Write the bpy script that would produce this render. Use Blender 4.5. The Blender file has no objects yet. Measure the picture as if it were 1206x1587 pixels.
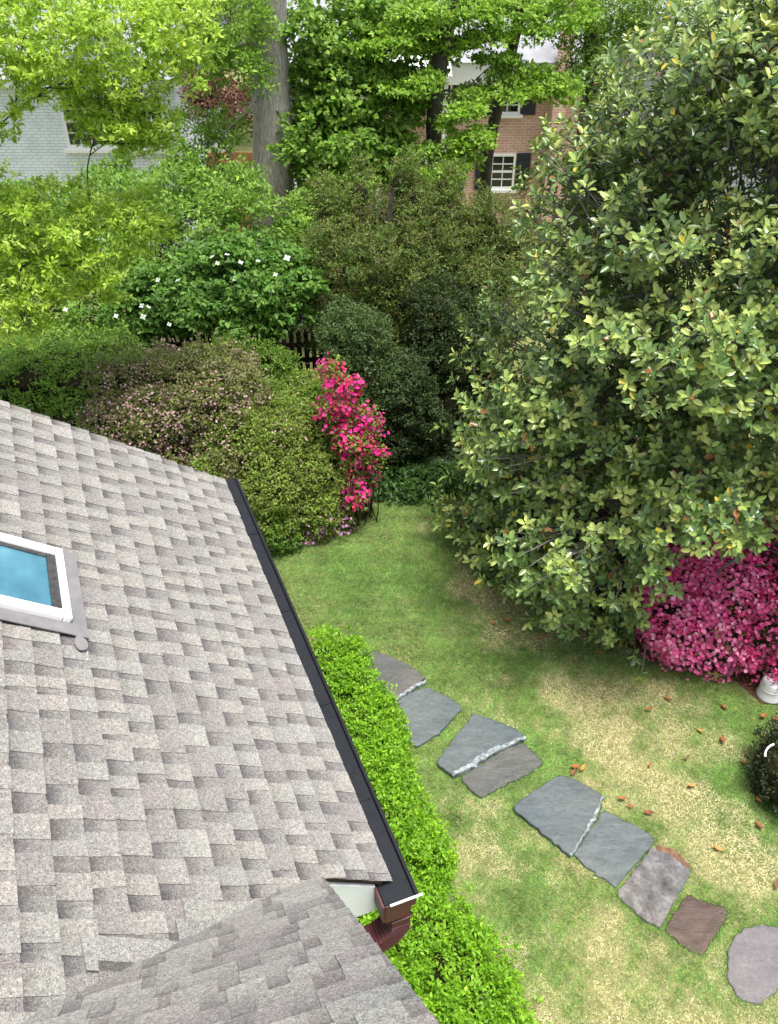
import bpy, math, random
import numpy as np
from mathutils import Vector

# ------------------------------------------------------------------ camera, sky, sun, exposure
FPX, PITCH, CAMH = 1380.0, math.radians(37.3), 8.3
scene = bpy.context.scene
C = scene.collection
cam_d = bpy.data.cameras.new('camera')
cam_d.sensor_fit = 'VERTICAL'
cam_d.sensor_height = 24.0
cam_d.lens = 24.0 * FPX / 1587.0
cam_d.clip_start = 0.05
cam_d.clip_end = 600
cam = bpy.data.objects.new('camera', cam_d)
C.objects.link(cam)
cam.location = (0, 0, CAMH)
cam.rotation_euler = (math.pi / 2 - PITCH, 0, 0)
scene.camera = cam

SUN_EL, SUN_AZ = math.radians(79), math.radians(120)     # azimuth clockwise from +Y: very high, slightly to the right
world = bpy.data.worlds.new('World')
scene.world = world
world.use_nodes = True
wn = world.node_tree.nodes
sky = wn.new('ShaderNodeTexSky')
sky.sky_type = 'NISHITA'
sky.sun_disc = False
sky.sun_elevation = SUN_EL
sky.sun_rotation = SUN_AZ
sky.air_density = 0.6
sky.dust_density = 3.0
sky.ozone_density = 0.6
wn['Background'].inputs['Strength'].default_value = 0.15
hs = wn.new('ShaderNodeHueSaturation')          # thin high cloud: a paler, whiter sky
hs.inputs['Saturation'].default_value = 0.5
world.node_tree.links.new(sky.outputs[0], hs.inputs['Color'])
world.node_tree.links.new(hs.outputs[0], wn['Background'].inputs['Color'])

sun_d = bpy.data.lights.new('sun', 'SUN')
sun_d.energy = 2.6
sun_d.angle = math.radians(18)
sun_d.color = (1.0, 0.975, 0.94)
sun = bpy.data.objects.new('sun', sun_d)
C.objects.link(sun)
sun.location = (3, -5, 30)
sdir = Vector((math.sin(SUN_AZ) * math.cos(SUN_EL), math.cos(SUN_AZ) * math.cos(SUN_EL), math.sin(SUN_EL)))
sun.rotation_euler = sdir.to_track_quat('Z', 'Y').to_euler()

scene.view_settings.view_transform = 'Standard'
scene.view_settings.look = 'None'
scene.view_settings.gamma = 1.0
scene.view_settings.exposure = 1.15

# ------------------------------------------------------------------ helpers
rng = np.random.default_rng(11)
random.seed(5)
A3 = lambda *v: np.array(v, dtype=float)
CAM = A3(0, 0, CAMH)
_R = A3(1, 0, 0)
_F = A3(0, math.cos(PITCH), -math.sin(PITCH))
_U = A3(0, math.sin(PITCH), math.cos(PITCH))


def ray(px, py):
    return _F + _R * (px - 603) / FPX + _U * (793.5 - py) / FPX


def proj(P):
    d = np.asarray(P) - CAM
    z = d @ _F
    return 603 + FPX * (d @ _R) / z, 793.5 - FPX * (d @ _U) / z


def G(px, py, z=0.0):            # pixel -> point on the level z
    r = ray(px, py)
    return CAM + r * (z - CAMH) / r[2]


def D(px, py, Y):                # pixel -> point on the upright plane Y metres away
    r = ray(px, py)
    return CAM + r * Y / r[1]


def on_plane(px, py, o, n):
    r = ray(px, py)
    return CAM + r * (((o - CAM) @ n) / (r @ n))


def unit(v):
    v = np.asarray(v, float)
    return v / (np.linalg.norm(v, axis=-1, keepdims=True) + 1e-9)


def lin(r, g, b):
    f = lambda c: (c / 255 / 12.92) if c / 255 <= .04045 else ((c / 255 + .055) / 1.055) ** 2.4
    return (f(r), f(g), f(b))


_K = rng.normal(size=(10, 3))
_PH = rng.uniform(0, 6.28, 10)


def noise3(p, scale=1.0):        # smooth -1..1
    p = np.asarray(p) * scale
    o = np.zeros(p.shape[:-1])
    for i in range(10):
        o += np.sin(p @ _K[i] * (0.7 + .22 * i) * 2 + _PH[i]) / (1 + .25 * i)
    return o / 3.4


def terrain(x, y):
    x = np.asarray(x, float)
    y = np.asarray(y, float)
    z = -0.10 * np.clip(y - 15, 0, 14)
    z = z + 0.02 * np.sin(x * 1.3 + y * .7) * np.clip((y - 2) / 6, 0, 1)
    return z


def gz(p):
    return A3(p[0], p[1], float(terrain(p[0], p[1])))


# -- object helpers
def link(o, parent=None):
    C.objects.link(o)
    if parent is not None:
        o.parent = parent
    return o


def tag(o, label, cat, group=None):
    o['label'] = label
    o['category'] = cat
    if group:
        o['group'] = group
    return o


def thing(name, label, cat, loc=(0, 0, 0), group=None):
    o = bpy.data.objects.new(name, None)
    o.empty_display_size = .2
    C.objects.link(o)
    o.location = tuple(loc)
    tag(o, label, cat, group)
    o['_loc'] = tuple(float(v) for v in loc)
    return o


def base_of(parent):
    o = A3(0, 0, 0)
    while parent is not None:
        o = o + np.array(parent.location)
        parent = parent.parent
    return o


def mesh_np(name, V, F, mats, parent=None, cols=None, smooth=False, kind=None, midx=None):
    """V world coords; F list of index tuples or an (n,k) array."""
    V = np.asarray(V, dtype=np.float32) - base_of(parent).astype(np.float32)
    me = bpy.data.meshes.new(name)
    if isinstance(F, np.ndarray):
        nf, k = F.shape
        me.vertices.add(len(V))
        me.vertices.foreach_set('co', V.ravel())
        me.loops.add(nf * k)
        me.loops.foreach_set('vertex_index', F.ravel().astype(np.int32))
        me.polygons.add(nf)
        me.polygons.foreach_set('loop_start', np.arange(0, nf * k, k, dtype=np.int32))
        me.polygons.foreach_set('loop_total', np.full(nf, k, dtype=np.int32))
        me.update(calc_edges=True)
    else:
        me.from_pydata([tuple(v) for v in V.tolist()], [], [tuple(f) for f in F])
    if cols is not None:
        at = me.attributes.new('col', 'FLOAT_COLOR', 'POINT')
        c4 = np.ones((len(V), 4), dtype=np.float32)
        c4[:, :3] = cols
        at.data.foreach_set('color', c4.ravel())
    for m in (mats if isinstance(mats, (list, tuple)) else [mats]):
        me.materials.append(m)
    if midx is not None:
        me.polygons.foreach_set('material_index', np.asarray(midx, dtype=np.int32))
    if smooth:
        me.polygons.foreach_set('use_smooth', np.ones(len(me.polygons), dtype=bool))
    me.update()
    o = bpy.data.objects.new(name, me)
    link(o, parent)
    if kind:
        o['kind'] = kind
    return o


class MB:
    """collects simple solids in world coords"""
    def __init__(s):
        s.v, s.f = [], []

    def add(s, V, F):
        o = len(s.v)
        s.v += [tuple(map(float, v)) for v in V]
        s.f += [tuple(i + o for i in f) for f in F]

    def frame_box(s, o, ax, ay, az):      # corner + three edge vectors
        o, ax, ay, az = map(np.asarray, (o, ax, ay, az))
        V = [o, o + ax, o + ax + ay, o + ay, o + az, o + ax + az, o + ax + ay + az, o + ay + az]
        F = [(0, 3, 2, 1), (4, 5, 6, 7), (0, 1, 5, 4), (1, 2, 6, 5), (2, 3, 7, 6), (3, 0, 4, 7)]
        if np.dot(np.cross(ax, ay), az) < 0:
            F = [tuple(reversed(f)) for f in F]
        s.add(V, F)

    def box(s, x0, x1, y0, y1, z0, z1):
        s.frame_box(A3(x0, y0, z0), A3(x1 - x0, 0, 0), A3(0, y1 - y0, 0), A3(0, 0, z1 - z0))

    def prism(s, poly, vec):              # closed polygon (world pts) swept by vec
        poly = [np.asarray(p) for p in poly]
        vec = np.asarray(vec)
        n = len(poly)
        nrm = sum((np.cross(poly[i] - poly[0], poly[(i + 1) % n] - poly[0]) for i in range(1, n)), A3(0, 0, 0))
        if nrm @ vec > 0:
            poly = poly[::-1]
        V = poly + [p + vec for p in poly]
        F = [tuple(range(n)), tuple(reversed(range(n, 2 * n)))]
        F += [(i, i + n, (i + 1) % n + n, (i + 1) % n) for i in range(n)]
        s.add(V, F)

    def build(s, name, mat, parent=None, smooth=False, kind=None, bevel=0, cols=None):
        o = mesh_np(name, np.array(s.v), s.f, mat, parent, smooth=smooth, kind=kind, cols=cols)
        if bevel:
            b = o.modifiers.new('bevel', 'BEVEL')
            b.width = bevel
            b.segments = 2
            b.limit_method = 'ANGLE'
        return o


def tube(points, radii, sides=8):
    P = np.asarray(points, float)
    r = np.asarray(radii, float)
    T = unit(np.gradient(P, axis=0))
    ref = A3(0.3, 1, 0.1) if abs(T[:, 1]).mean() < .8 else A3(1, 0, .2)
    X = unit(np.cross(T, ref))
    Yv = np.cross(T, X)
    a = np.linspace(0, 2 * np.pi, sides, endpoint=False)
    V = (P[:, None, :] + r[:, None, None] * (np.cos(a)[None, :, None] * X[:, None, :] + np.sin(a)[None, :, None] * Yv[:, None, :])).reshape(-1, 3)
    n = len(P)
    i, j = np.meshgrid(np.arange(n - 1), np.arange(sides), indexing='ij')
    j2 = (j + 1) % sides
    F = np.stack([i * sides + j, i * sides + j2, (i + 1) * sides + j2, (i + 1) * sides + j], -1).reshape(-1, 4)
    return V, F


def merge(parts):
    Vs, Fs, o = [], [], 0
    for V, F in parts:
        Vs.append(V)
        Fs.append(F + o)
        o += len(V)
    return np.concatenate(Vs), np.concatenate(Fs)


def bend(p0, p1, sag=.15, n=7, r=None):
    p0, p1 = np.asarray(p0, float), np.asarray(p1, float)
    t = np.linspace(0, 1, n)[:, None]
    L = np.linalg.norm(p1 - p0)
    off = (r or rng).normal(size=3) * L * .06
    mid = np.sin(t * np.pi) * (A3(0, 0, sag * L) + off)
    wob = np.sin(t * 9 + (r or rng).uniform(0, 6)) * L * .012 * np.sin(t * np.pi)
    return p0 + (p1 - p0) * t + mid + wob


# ------------------------------------------------------------------ materials
def new_mat(name):
    m = bpy.data.materials.new(name)
    m.use_nodes = True
    nt = m.node_tree
    b = nt.nodes['Principled BSDF']
    return m, nt, b


def N(nt, kind, **kw):
    n = nt.nodes.new(kind)
    for k, v in kw.items():
        if k in n.inputs:
            n.inputs[k].default_value = v
        else:
            setattr(n, k, v)
    return n


def ramp(nt, src, stops):
    r = nt.nodes.new('ShaderNodeValToRGB')
    e = r.color_ramp.elements
    while len(e) < len(stops):
        e.new(.5)
    for el, (p, c) in zip(e, stops):
        el.position = p
        el.color = (*c, 1) if len(c) == 3 else c
    nt.links.new(src, r.inputs[0])
    return r.outputs[0]


def mul(nt, a, b, fac=1.0, mode='MULTIPLY'):
    m = nt.nodes.new('ShaderNodeMix')
    m.data_type = 'RGBA'
    m.blend_type = mode
    m.inputs[0].default_value = fac
    nt.links.new(a, m.inputs[6])
    nt.links.new(b, m.inputs[7])
    return m.outputs[2]


def bump(nt, b, src, strength=.3, dist=.01):
    n = N(nt, 'ShaderNodeBump', Strength=strength, Distance=dist)
    nt.links.new(src, n.inputs['Height'])
    nt.links.new(n.outputs[0], b.inputs['Normal'])


def coords(nt):
    return N(nt, 'ShaderNodeTexCoord').outputs['Object']


def noise(nt, scale, detail=4, rough=.55, vec=None):
    n = N(nt, 'ShaderNodeTexNoise', Scale=scale, Detail=detail, Roughness=rough)
    nt.links.new(vec if vec is not None else coords(nt), n.inputs['Vector'])
    return n


def mat_leaf(name, rough=.5, spec=.35, trans=.35, tcol=1.25):
    m, nt, b = new_mat(name)
    at = N(nt, 'ShaderNodeAttribute', attribute_name='col')
    ns = noise(nt, 9, 2)
    c = mul(nt, at.outputs['Color'], ramp(nt, ns.outputs[0], [(.3, (.8, .8, .8)), (.7, (1.12, 1.12, 1.08))]))
    nt.links.new(c, b.inputs['Base Color'])
    b.inputs['Roughness'].default_value = rough
    b.inputs['Specular IOR Level'].default_value = spec
    t = N(nt, 'ShaderNodeBsdfTranslucent')
    sc = N(nt, 'ShaderNodeVectorMath', operation='SCALE')
    sc.inputs['Scale'].default_value = tcol
    nt.links.new(c, sc.inputs[0])
    nt.links.new(sc.outputs[0], t.inputs['Color'])
    mx = N(nt, 'ShaderNodeMixShader')
    mx.inputs[0].default_value = trans
    nt.links.new(b.outputs[0], mx.inputs[1])
    nt.links.new(t.outputs[0], mx.inputs[2])
    nt.links.new(mx.outputs[0], nt.nodes['Material Output'].inputs['Surface'])
    return m


def mat_plain(name, col, rough=.6, spec=.5, metal=0, var=.12, scale=6, bs=0, bscale=60):
    m, nt, b = new_mat(name)
    ns = noise(nt, scale, 5)
    lo = tuple(c * (1 - var) for c in col)
    hi = tuple(min(1, c * (1 + var)) for c in col)
    nt.links.new(ramp(nt, ns.outputs[0], [(.3, lo), (.7, hi)]), b.inputs['Base Color'])
    b.inputs['Roughness'].default_value = rough
    b.inputs['Specular IOR Level'].default_value = spec
    b.inputs['Metallic'].default_value = metal
    if bs:
        bump(nt, b, noise(nt, bscale, 4).outputs[0], bs, .01)
    return m


def mat_bark(name, c0, c1, scale=3):
    m, nt, b = new_mat(name)
    mp = N(nt, 'ShaderNodeMapping')
    mp.inputs['Scale'].default_value = (6, 6, .9)
    nt.links.new(coords(nt), mp.inputs[0])
    ns = noise(nt, scale, 8, .65, mp.outputs[0])
    nt.links.new(ramp(nt, ns.outputs[0], [(.3, c0), (.68, c1)]), b.inputs['Base Color'])
    b.inputs['Roughness'].default_value = .9
    bump(nt, b, ns.outputs[0], .9, .05)
    return m


def mat_shingle():
    m, nt, b = new_mat('asphalt_shingle')
    at = N(nt, 'ShaderNodeAttribute', attribute_name='col')
    g = N(nt, 'ShaderNodeNewGeometry')
    n1 = noise(nt, 190, 3, .7, g.outputs['Position'])
    n2 = noise(nt, 70, 3, .6, g.outputs['Position'])
    n3 = noise(nt, 5, 4, .6, g.outputs['Position'])
    c = mul(nt, at.outputs['Color'], ramp(nt, n1.outputs[0], [(.30, (.36, .36, .36)), (.68, (1.55, 1.55, 1.55))]))
    c = mul(nt, c, ramp(nt, n2.outputs[0], [(.3, (.72, .72, .72)), (.7, (1.22, 1.22, 1.2))]))
    c = mul(nt, c, ramp(nt, n3.outputs[0], [(.3, (.9, .92, .9)), (.7, (1.07, 1.02, 1.0))]))
    nt.links.new(c, b.inputs['Base Color'])
    b.inputs['Roughness'].default_value = .95
    b.inputs['Specular IOR Level'].default_value = .2
    bump(nt, b, n1.outputs[0], .55, .004)
    return m


def mat_ground():
    m, nt, b = new_mat('lawn_soil')
    g = N(nt, 'ShaderNodeNewGeometry')
    n1 = noise(nt, .6, 5, .6, g.outputs['Position'])
    n2 = noise(nt, 14, 5, .7, g.outputs['Position'])
    n3 = noise(nt, 90, 3, .7, g.outputs['Position'])
    c = ramp(nt, n1.outputs[0], [(.35, (.08, .13, .025)), (.6, (.22, .21, .08))])
    c = mul(nt, c, ramp(nt, n2.outputs[0], [(.3, (.55, .6, .5)), (.7, (1.3, 1.25, 1.2))]))
    c = mul(nt, c, ramp(nt, n3.outputs[0], [(.3, (.6, .6, .6)), (.7, (1.3, 1.3, 1.3))]))
    nt.links.new(c, b.inputs['Base Color'])
    b.inputs['Roughness'].default_value = 1
    bump(nt, b, n2.outputs[0], .6, .04)
    return m


def mat_slate(name, c0, c1, c2, rough=.55, streak=1.0):
    m, nt, b = new_mat(name)
    g = N(nt, 'ShaderNodeNewGeometry')
    mp = N(nt, 'ShaderNodeMapping')
    mp.inputs['Scale'].default_value = (1.0, 1.0 + 1.3 * (streak < 2), 1)
    mp.inputs['Rotation'].default_value = (0, 0, .6)
    nt.links.new(g.outputs['Position'], mp.inputs[0])
    n1 = noise(nt, 3.2 if streak < 2 else 7.0, 9, .7, mp.outputs[0])
    n2 = noise(nt, 26, 6, .7, g.outputs['Position'])
    n3 = noise(nt, 1.1, 3, .5, g.outputs['Position'])
    vo = N(nt, 'ShaderNodeTexVoronoi', Scale=2.3)
    vo.feature = 'DISTANCE_TO_EDGE'
    wp = nt.nodes.new('ShaderNodeMix')
    wp.data_type = 'RGBA'
    wp.inputs[0].default_value = .35
    nt.links.new(mp.outputs[0], wp.inputs[6])
    nt.links.new(n1.outputs['Color'], wp.inputs[7])
    nt.links.new(wp.outputs[2], vo.inputs['Vector'])
    c = ramp(nt, n1.outputs[0], [(.25, c0), (.5, c1), (.8, c2)])
    c = mul(nt, c, ramp(nt, vo.outputs['Distance'], [(.0, (.6, .6, .6)), (.02, (1.25, 1.25, 1.25)), (.05, (1, 1, 1))]), .7)
    c = mul(nt, c, ramp(nt, n2.outputs[0], [(.25, (.72, .72, .72)), (.75, (1.22, 1.2, 1.18))]))
    c = mul(nt, c, ramp(nt, n3.outputs[0], [(.35, (.8, .82, .86)), (.65, (1.12, 1.05, 1.0))]))
    nt.links.new(c, b.inputs['Base Color'])
    b.inputs['Roughness'].default_value = rough
    bump(nt, b, n1.outputs[0], .7 * streak, .03)
    return m


def mat_brick(name, c1, c2, mortar, scale, vertical='XZ', rough=.85):
    m, nt, b = new_mat(name)
    g = N(nt, 'ShaderNodeNewGeometry')
    sp = N(nt, 'ShaderNodeSeparateXYZ')
    nt.links.new(g.outputs['Position'], sp.inputs[0])
    ad = N(nt, 'ShaderNodeMath', operation='ADD')
    nt.links.new(sp.outputs[0], ad.inputs[0])
    nt.links.new(sp.outputs[1], ad.inputs[1])
    cb = N(nt, 'ShaderNodeCombineXYZ')
    nt.links.new(ad.outputs[0], cb.inputs[0])
    nt.links.new(sp.outputs[2], cb.inputs[1])
    br = N(nt, 'ShaderNodeTexBrick', Scale=scale)
    br.inputs['Color1'].default_value = (*c1, 1)
    br.inputs['Color2'].default_value = (*c2, 1)
    br.inputs['Mortar'].default_value = (*mortar, 1)
    br.inputs['Mortar Size'].default_value = .012
    br.inputs['Brick Width'].default_value = .22
    br.inputs['Row Height'].default_value = .075
    nt.links.new(cb.outputs[0], br.inputs[0])
    ns = noise(nt, 3, 5, .6, g.outputs['Position'])
    c = mul(nt, br.outputs[0], ramp(nt, ns.outputs[0], [(.3, (.82, .82, .82)), (.7, (1.1, 1.1, 1.1))]))
    nt.links.new(c, b.inputs['Base Color'])
    b.inputs['Roughness'].default_value = rough
    bump(nt, b, br.outputs['Fac'], -.4, .01)
    return m


def mat_glass(name, col, rough=.04):
    m, nt, b = new_mat(name)
    ns = noise(nt, 1.5, 3)
    nt.links.new(ramp(nt, ns.outputs[0], [(.3, tuple(c * .7 for c in col)), (.7, col)]), b.inputs['Base Color'])
    b.inputs['Roughness'].default_value = rough
    b.inputs['Specular IOR Level'].default_value = .8
    return m


LEAF = mat_leaf('leaf', trans=.42)
LEAF_GLOSSY = mat_leaf('glossy_leaf', .28, .55, .15, 1.1)
PETAL = mat_leaf('petal', .6, .2, .35, 1.15)
GRASS = mat_leaf('grass_blade', .6, .2, .3, 1.15)
SHINGLE = mat_shingle()
GROUND = mat_ground()
BARK_GREY = mat_bark('grey_bark', (.20, .175, .15), (.58, .53, .48), 5.5)
BARK_DARK = mat_bark('dark_bark', (.022, .018, .014), (.10, .085, .07))
BARK_MAG = mat_bark('smooth_grey_bark', (.06, .055, .05), (.2, .19, .175), 1.5)
TWIG = mat_plain('twig', (.03, .027, .014), .95, .1, 0, .4, 14, .6, 40)
MULCH = mat_plain('mulch', (.10, .058, .035), .95, .1, 0, .5, 22, .9, 60)
WHITE = mat_plain('white_paint', (.78, .79, .77), .45, .4, 0, .05, 5)
WHITE_TRIM = mat_plain('white_trim', (.8, .8, .78), .5, .4, 0, .04, 3)
SOFFIT = mat_plain('soffit_paint', (.80, .85, .80), .5, .3, 0, .03, 3)
MAROON = mat_plain('maroon_metal', (.08, .02, .024), .45, .5, 0, .15, 9)
GUARD = mat_plain('charcoal_guard', (.011, .013, .016), .65, .2, 0, .25, 25, .3, 300)
BLACK = mat_plain('black_metal', (.006, .006, .008), .4, .4)
LEAD = mat_plain('grey_flashing', (.22, .21, .21), .55, .5, .3, .18, 12)
SEALANT = mat_plain('grey_sealant', (.19, .18, .18), .7, .3, 0, .08, 20)
GASKET = mat_plain('dark_gasket', (.045, .045, .045), .7, .3, 0, .5, 40)
DARK_GLASS = mat_glass('dark_window_glass', (.012, .016, .02))
ROOF_FAR = mat_plain('grey_roof', (.3, .305, .32), .9, .2, 0, .2, 3)
SHUTTER = mat_plain('navy_shutter', (.02, .024, .04), .5, .4)
WOOD_DARK = mat_plain('weathered_wood', (.06, .042, .03), .9, .2, 0, .35, 9, .4, 30)
WOOD_WARM = mat_plain('cedar_wood', (.42, .22, .09), .8, .2, 0, .25, 5)
BRICK_RED = mat_brick('red_brick', (.56, .28, .20), (.66, .36, .265), (.62, .54, .47), 1.0)
BRICK_WHITE = mat_brick('painted_brick', (.76, .82, .86), (.82, .87, .90), (.56, .62, .66), 1.0)
SIDING = mat_plain('grey_siding', (.34, .36, .37), .7, .3, 0, .06, 2)
PLASTIC = mat_plain('white_plastic', (.78, .77, .75), .4, .5, 0, .08, 9)
DEAD = mat_leaf('dead_leaf', .7, .2, .15)

# ------------------------------------------------------------------ foliage
TPL = {
    'diamond': (np.array([[0, 0, 0], [.5, .5, .10], [1, 0, -.03], [.5, -.5, .10]]), np.array([[0, 3, 2], [0, 2, 1]])),
    'oval': (np.array([[0, 0, 0], [.3, .46, .10], [.72, .42, .09], [1, 0, -.06], [.72, -.42, .09], [.3, -.46, .10], [.5, 0, .02]]),
             np.array([[0, 6, 2, 1], [6, 3, 2, 2], [0, 5, 4, 6], [6, 4, 3, 3]])),
    'blade': (np.array([[0, -.5, 0], [0, .5, 0], [1, 0, 0]]), np.array([[0, 1, 2]])),
    'petal': (np.array([[0, 0, 0], [.7, .5, .16], [1, 0, .1], [.7, -.5, .16]]), np.array([[0, 3, 2], [0, 2, 1]])),
}
_ov = TPL['oval'][0][:6]
TPL['oval'] = (_ov, np.array([[0, 3, 2], [0, 2, 1], [0, 5, 4], [0, 4, 3]]))


def leaf_arrays(pos, d, nrm, length, width, cols, shape):
    T, Fc = TPL[shape]
    d = unit(d)
    s = unit(np.cross(nrm, d))
    n = np.cross(d, s)
    k = len(T)
    V = (pos[:, None, :] + length[:, None, None] * T[None, :, 0, None] * d[:, None, :]
         + width[:, None, None] * T[None, :, 1, None] * s[:, None, :]
         + length[:, None, None] * T[None, :, 2, None] * n[:, None, :]).reshape(-1, 3)
    F = (Fc[None] + (np.arange(len(pos)) * k)[:, None, None]).reshape(-1, Fc.shape[1])
    return V, F, np.repeat(cols, k, axis=0)


def lobe(px, py, Y, rx, ry=None, rz=None):
    return (D(px, py, Y), A3(rx, ry or rx, rz or rx * .7))


def sample_clumps(r, lobes, n, shell=.4, rough=.22, cut=.55):
    area = np.array([(l[1][0] * l[1][1] * l[1][2]) ** (2 / 3) for l in lobes])
    idx = r.choice(len(lobes), n, p=area / area.sum())
    cen = np.array([l[0] for l in lobes])[idx]
    rad = np.array([l[1] for l in lobes])[idx]
    dr = unit(r.normal(size=(n, 3)))
    k = 1 - shell * r.random(n) ** 1.6
    k = k * (1 + rough * noise3(dr * 1.6 + cen, 1.0))
    k = k + np.where(r.random(n) < .09, r.uniform(.04, .34, n), 0)      # stray shoots
    P = cen + dr * rad * k[:, None]
    nr = unit(dr / rad)
    keep = np.ones(n, bool)
    for j, l in enumerate(lobes):
        q = np.linalg.norm((P - l[0]) / l[1], axis=1)
        keep &= ~((q < cut) & (idx != j))
    return P[keep], nr[keep], idx[keep]


def sub(lobes, seed, n=5, lo=.28, hi=.5):
    r = np.random.default_rng(seed)
    out = list(lobes)
    for c, rad in lobes:
        for _ in range(n):
            d = unit(r.normal(size=3) + A3(0, -.35, .45))
            k = r.uniform(lo, hi)
            out.append((c + d * rad * r.uniform(.8, 1.02), rad * k))
    return out


def pick_cols(r, pal, n, w=None, jit=.13):
    pal = np.array(pal)
    c = pal[r.choice(len(pal), n, p=w)]
    return c


def foliage(seed, lobes, n, per, rc, size, pal, shape='diamond', aspect=.5, up=.35, flat=.6, shell=.4, w=None,
            jit=.16, mat=None, name='foliage', parent=None, clip=None, droop=0.0, zmin=.03, patch=None, rough=.22, mix=.45):
    r = np.random.default_rng(seed)
    P, nr, idx = sample_clumps(r, lobes, n, shell, rough)
    if patch is not None:
        kp = patch(P, r)
        P, nr = P[kp], nr[kp]
    ax = unit(nr * (1 - up) + A3(0, 0, up))
    cc = pick_cols(r, pal, len(P), w)
    m = len(P) * per
    ci = np.repeat(np.arange(len(P)), per)
    h = unit(ax[ci] * .55 + r.normal(size=(m, 3)) * .75)
    off = h * A3(1, 1, flat) * (rc * r.random(m) ** .6)[:, None]
    pos = P[ci] + off
    d = unit(h * .8 + r.normal(size=(m, 3)) * .5 - A3(0, 0, droop))
    nm = unit(ax[ci] * .8 + A3(0, 0, .45) + r.normal(size=(m, 3)) * .42)
    L = size * r.uniform(.65, 1.25, m)
    cl = cc[ci] * (1 - mix) + pick_cols(r, pal, m, w) * mix
    cl = cl * np.exp(r.normal(size=(m, 1)) * jit)
    pos[:, 2] = np.maximum(pos[:, 2], terrain(pos[:, 0], pos[:, 1]) + zmin)
    if clip is not None:
        kp = clip(pos)
        pos, d, nm, L, cl = pos[kp], d[kp], nm[kp], L[kp], cl[kp]
    V, F, cv = leaf_arrays(pos - d * (L * .4)[:, None], d, nm, L, L * aspect, cl, shape)
    return mesh_np(name, V, F, mat or LEAF, parent, cols=cv, kind='stuff'), P, nr


def limbs(parent, base, top, r0, r1, lobes, mat, seed=0, start=.35, k=.35, twigs=None, name='trunk', sides=10, lean=None, join=.0):
    r = np.random.default_rng(seed)
    trunk = bend(base - A3(0, 0, .15), top, 0, 12, r)
    rr = np.linspace(r0, r1, 12)
    rr[0] *= 1.35
    rr[1] *= 1.1
    parts = [tube(trunk, rr, sides)]
    pts = [(trunk[q], rr[q] * k) for q in range(max(2, int(start * 11)), 12)]
    order = sorted(lobes, key=lambda l: min(np.linalg.norm(l[0] - p[0]) for p in pts))
    for c, rad in order:
        dd = [np.linalg.norm(c - p) + max(0, p[2] - c[2]) * .8 + .05 / (q + .02) for p, q in pts]
        s, rs = pts[int(np.argmin(dd))]
        rb = max(.010, min(rs * .85, rr[3] * k))
        b = bend(s, c, .08, 9, r)
        rad_b = np.linspace(rb, max(.008, rb * .45), 9)
        parts.append(tube(b, rad_b, 6))
        pts += [(b[q], rad_b[q]) for q in (4, 6, 8)]
        for _ in range(4):
            q = b[r.integers(4, 9)]
            e = c + unit(r.normal(size=3)) * rad * .8
            parts.append(tube(bend(q, e, .05, 6, r), np.linspace(max(.007, rb * .3), .004, 6), 5))
    if twigs is not None:
        for e, lo in twigs:
            parts.append(tube(bend(lo, e, .03, 4, r), np.linspace(.012, .004, 4), 4))
    V, F = merge(parts)
    return mesh_np(name, V, F, mat, parent, smooth=True)


def core(parent, lobes, k=.74, mat=None):
    parts = []
    nu, nv = 14, 9
    for c, rad in lobes:
        a = np.linspace(0, 2 * np.pi, nu, endpoint=False)
        b = np.linspace(.12, np.pi - .12, nv)
        aa, bb = np.meshgrid(a, b)
        dr = np.stack([np.cos(aa) * np.sin(bb), np.sin(aa) * np.sin(bb), np.cos(bb)], -1)
        q = k * (1 + .22 * noise3(dr * 1.6 + c, 1.0) + .08 * noise3(dr * 5 + c))
        V = (c + dr * rad * q[..., None]).reshape(-1, 3)
        V[:, 2] = np.maximum(V[:, 2], terrain(V[:, 0], V[:, 1]) - .05)
        i, j = np.meshgrid(np.arange(nv - 1), np.arange(nu), indexing='ij')
        F = np.stack([i * nu + j, (i + 1) * nu + j, (i + 1) * nu + (j + 1) % nu, i * nu + (j + 1) % nu], -1).reshape(-1, 4)
        parts.append((V, F))
    V, F = merge(parts)
    return mesh_np('inner_twigs', V, F, mat or TWIG, parent, smooth=True)


def stems(parent, base, lobes, seed=0, mat=None, r0=.03, n=5):
    r = np.random.default_rng(seed)
    parts = []
    for c, rad in lobes:
        for _ in range(n):
            s = A3(*(base[:2] + r.normal(size=2) * .12), 0)
            s = A3(c[0] * .7 + s[0] * .3, c[1] * .7 + s[1] * .3, 0)
            s[2] = float(terrain(s[0], s[1])) - .05
            e = c + unit(r.normal(size=3) + A3(0, 0, .7)) * rad * .95
            parts.append(tube(bend(s, e, .05, 6, r), np.linspace(r0, .005, 6), 5))
    V, F = merge(parts)
    return mesh_np('stem', V, F, mat or TWIG, parent, smooth=True)


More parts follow.
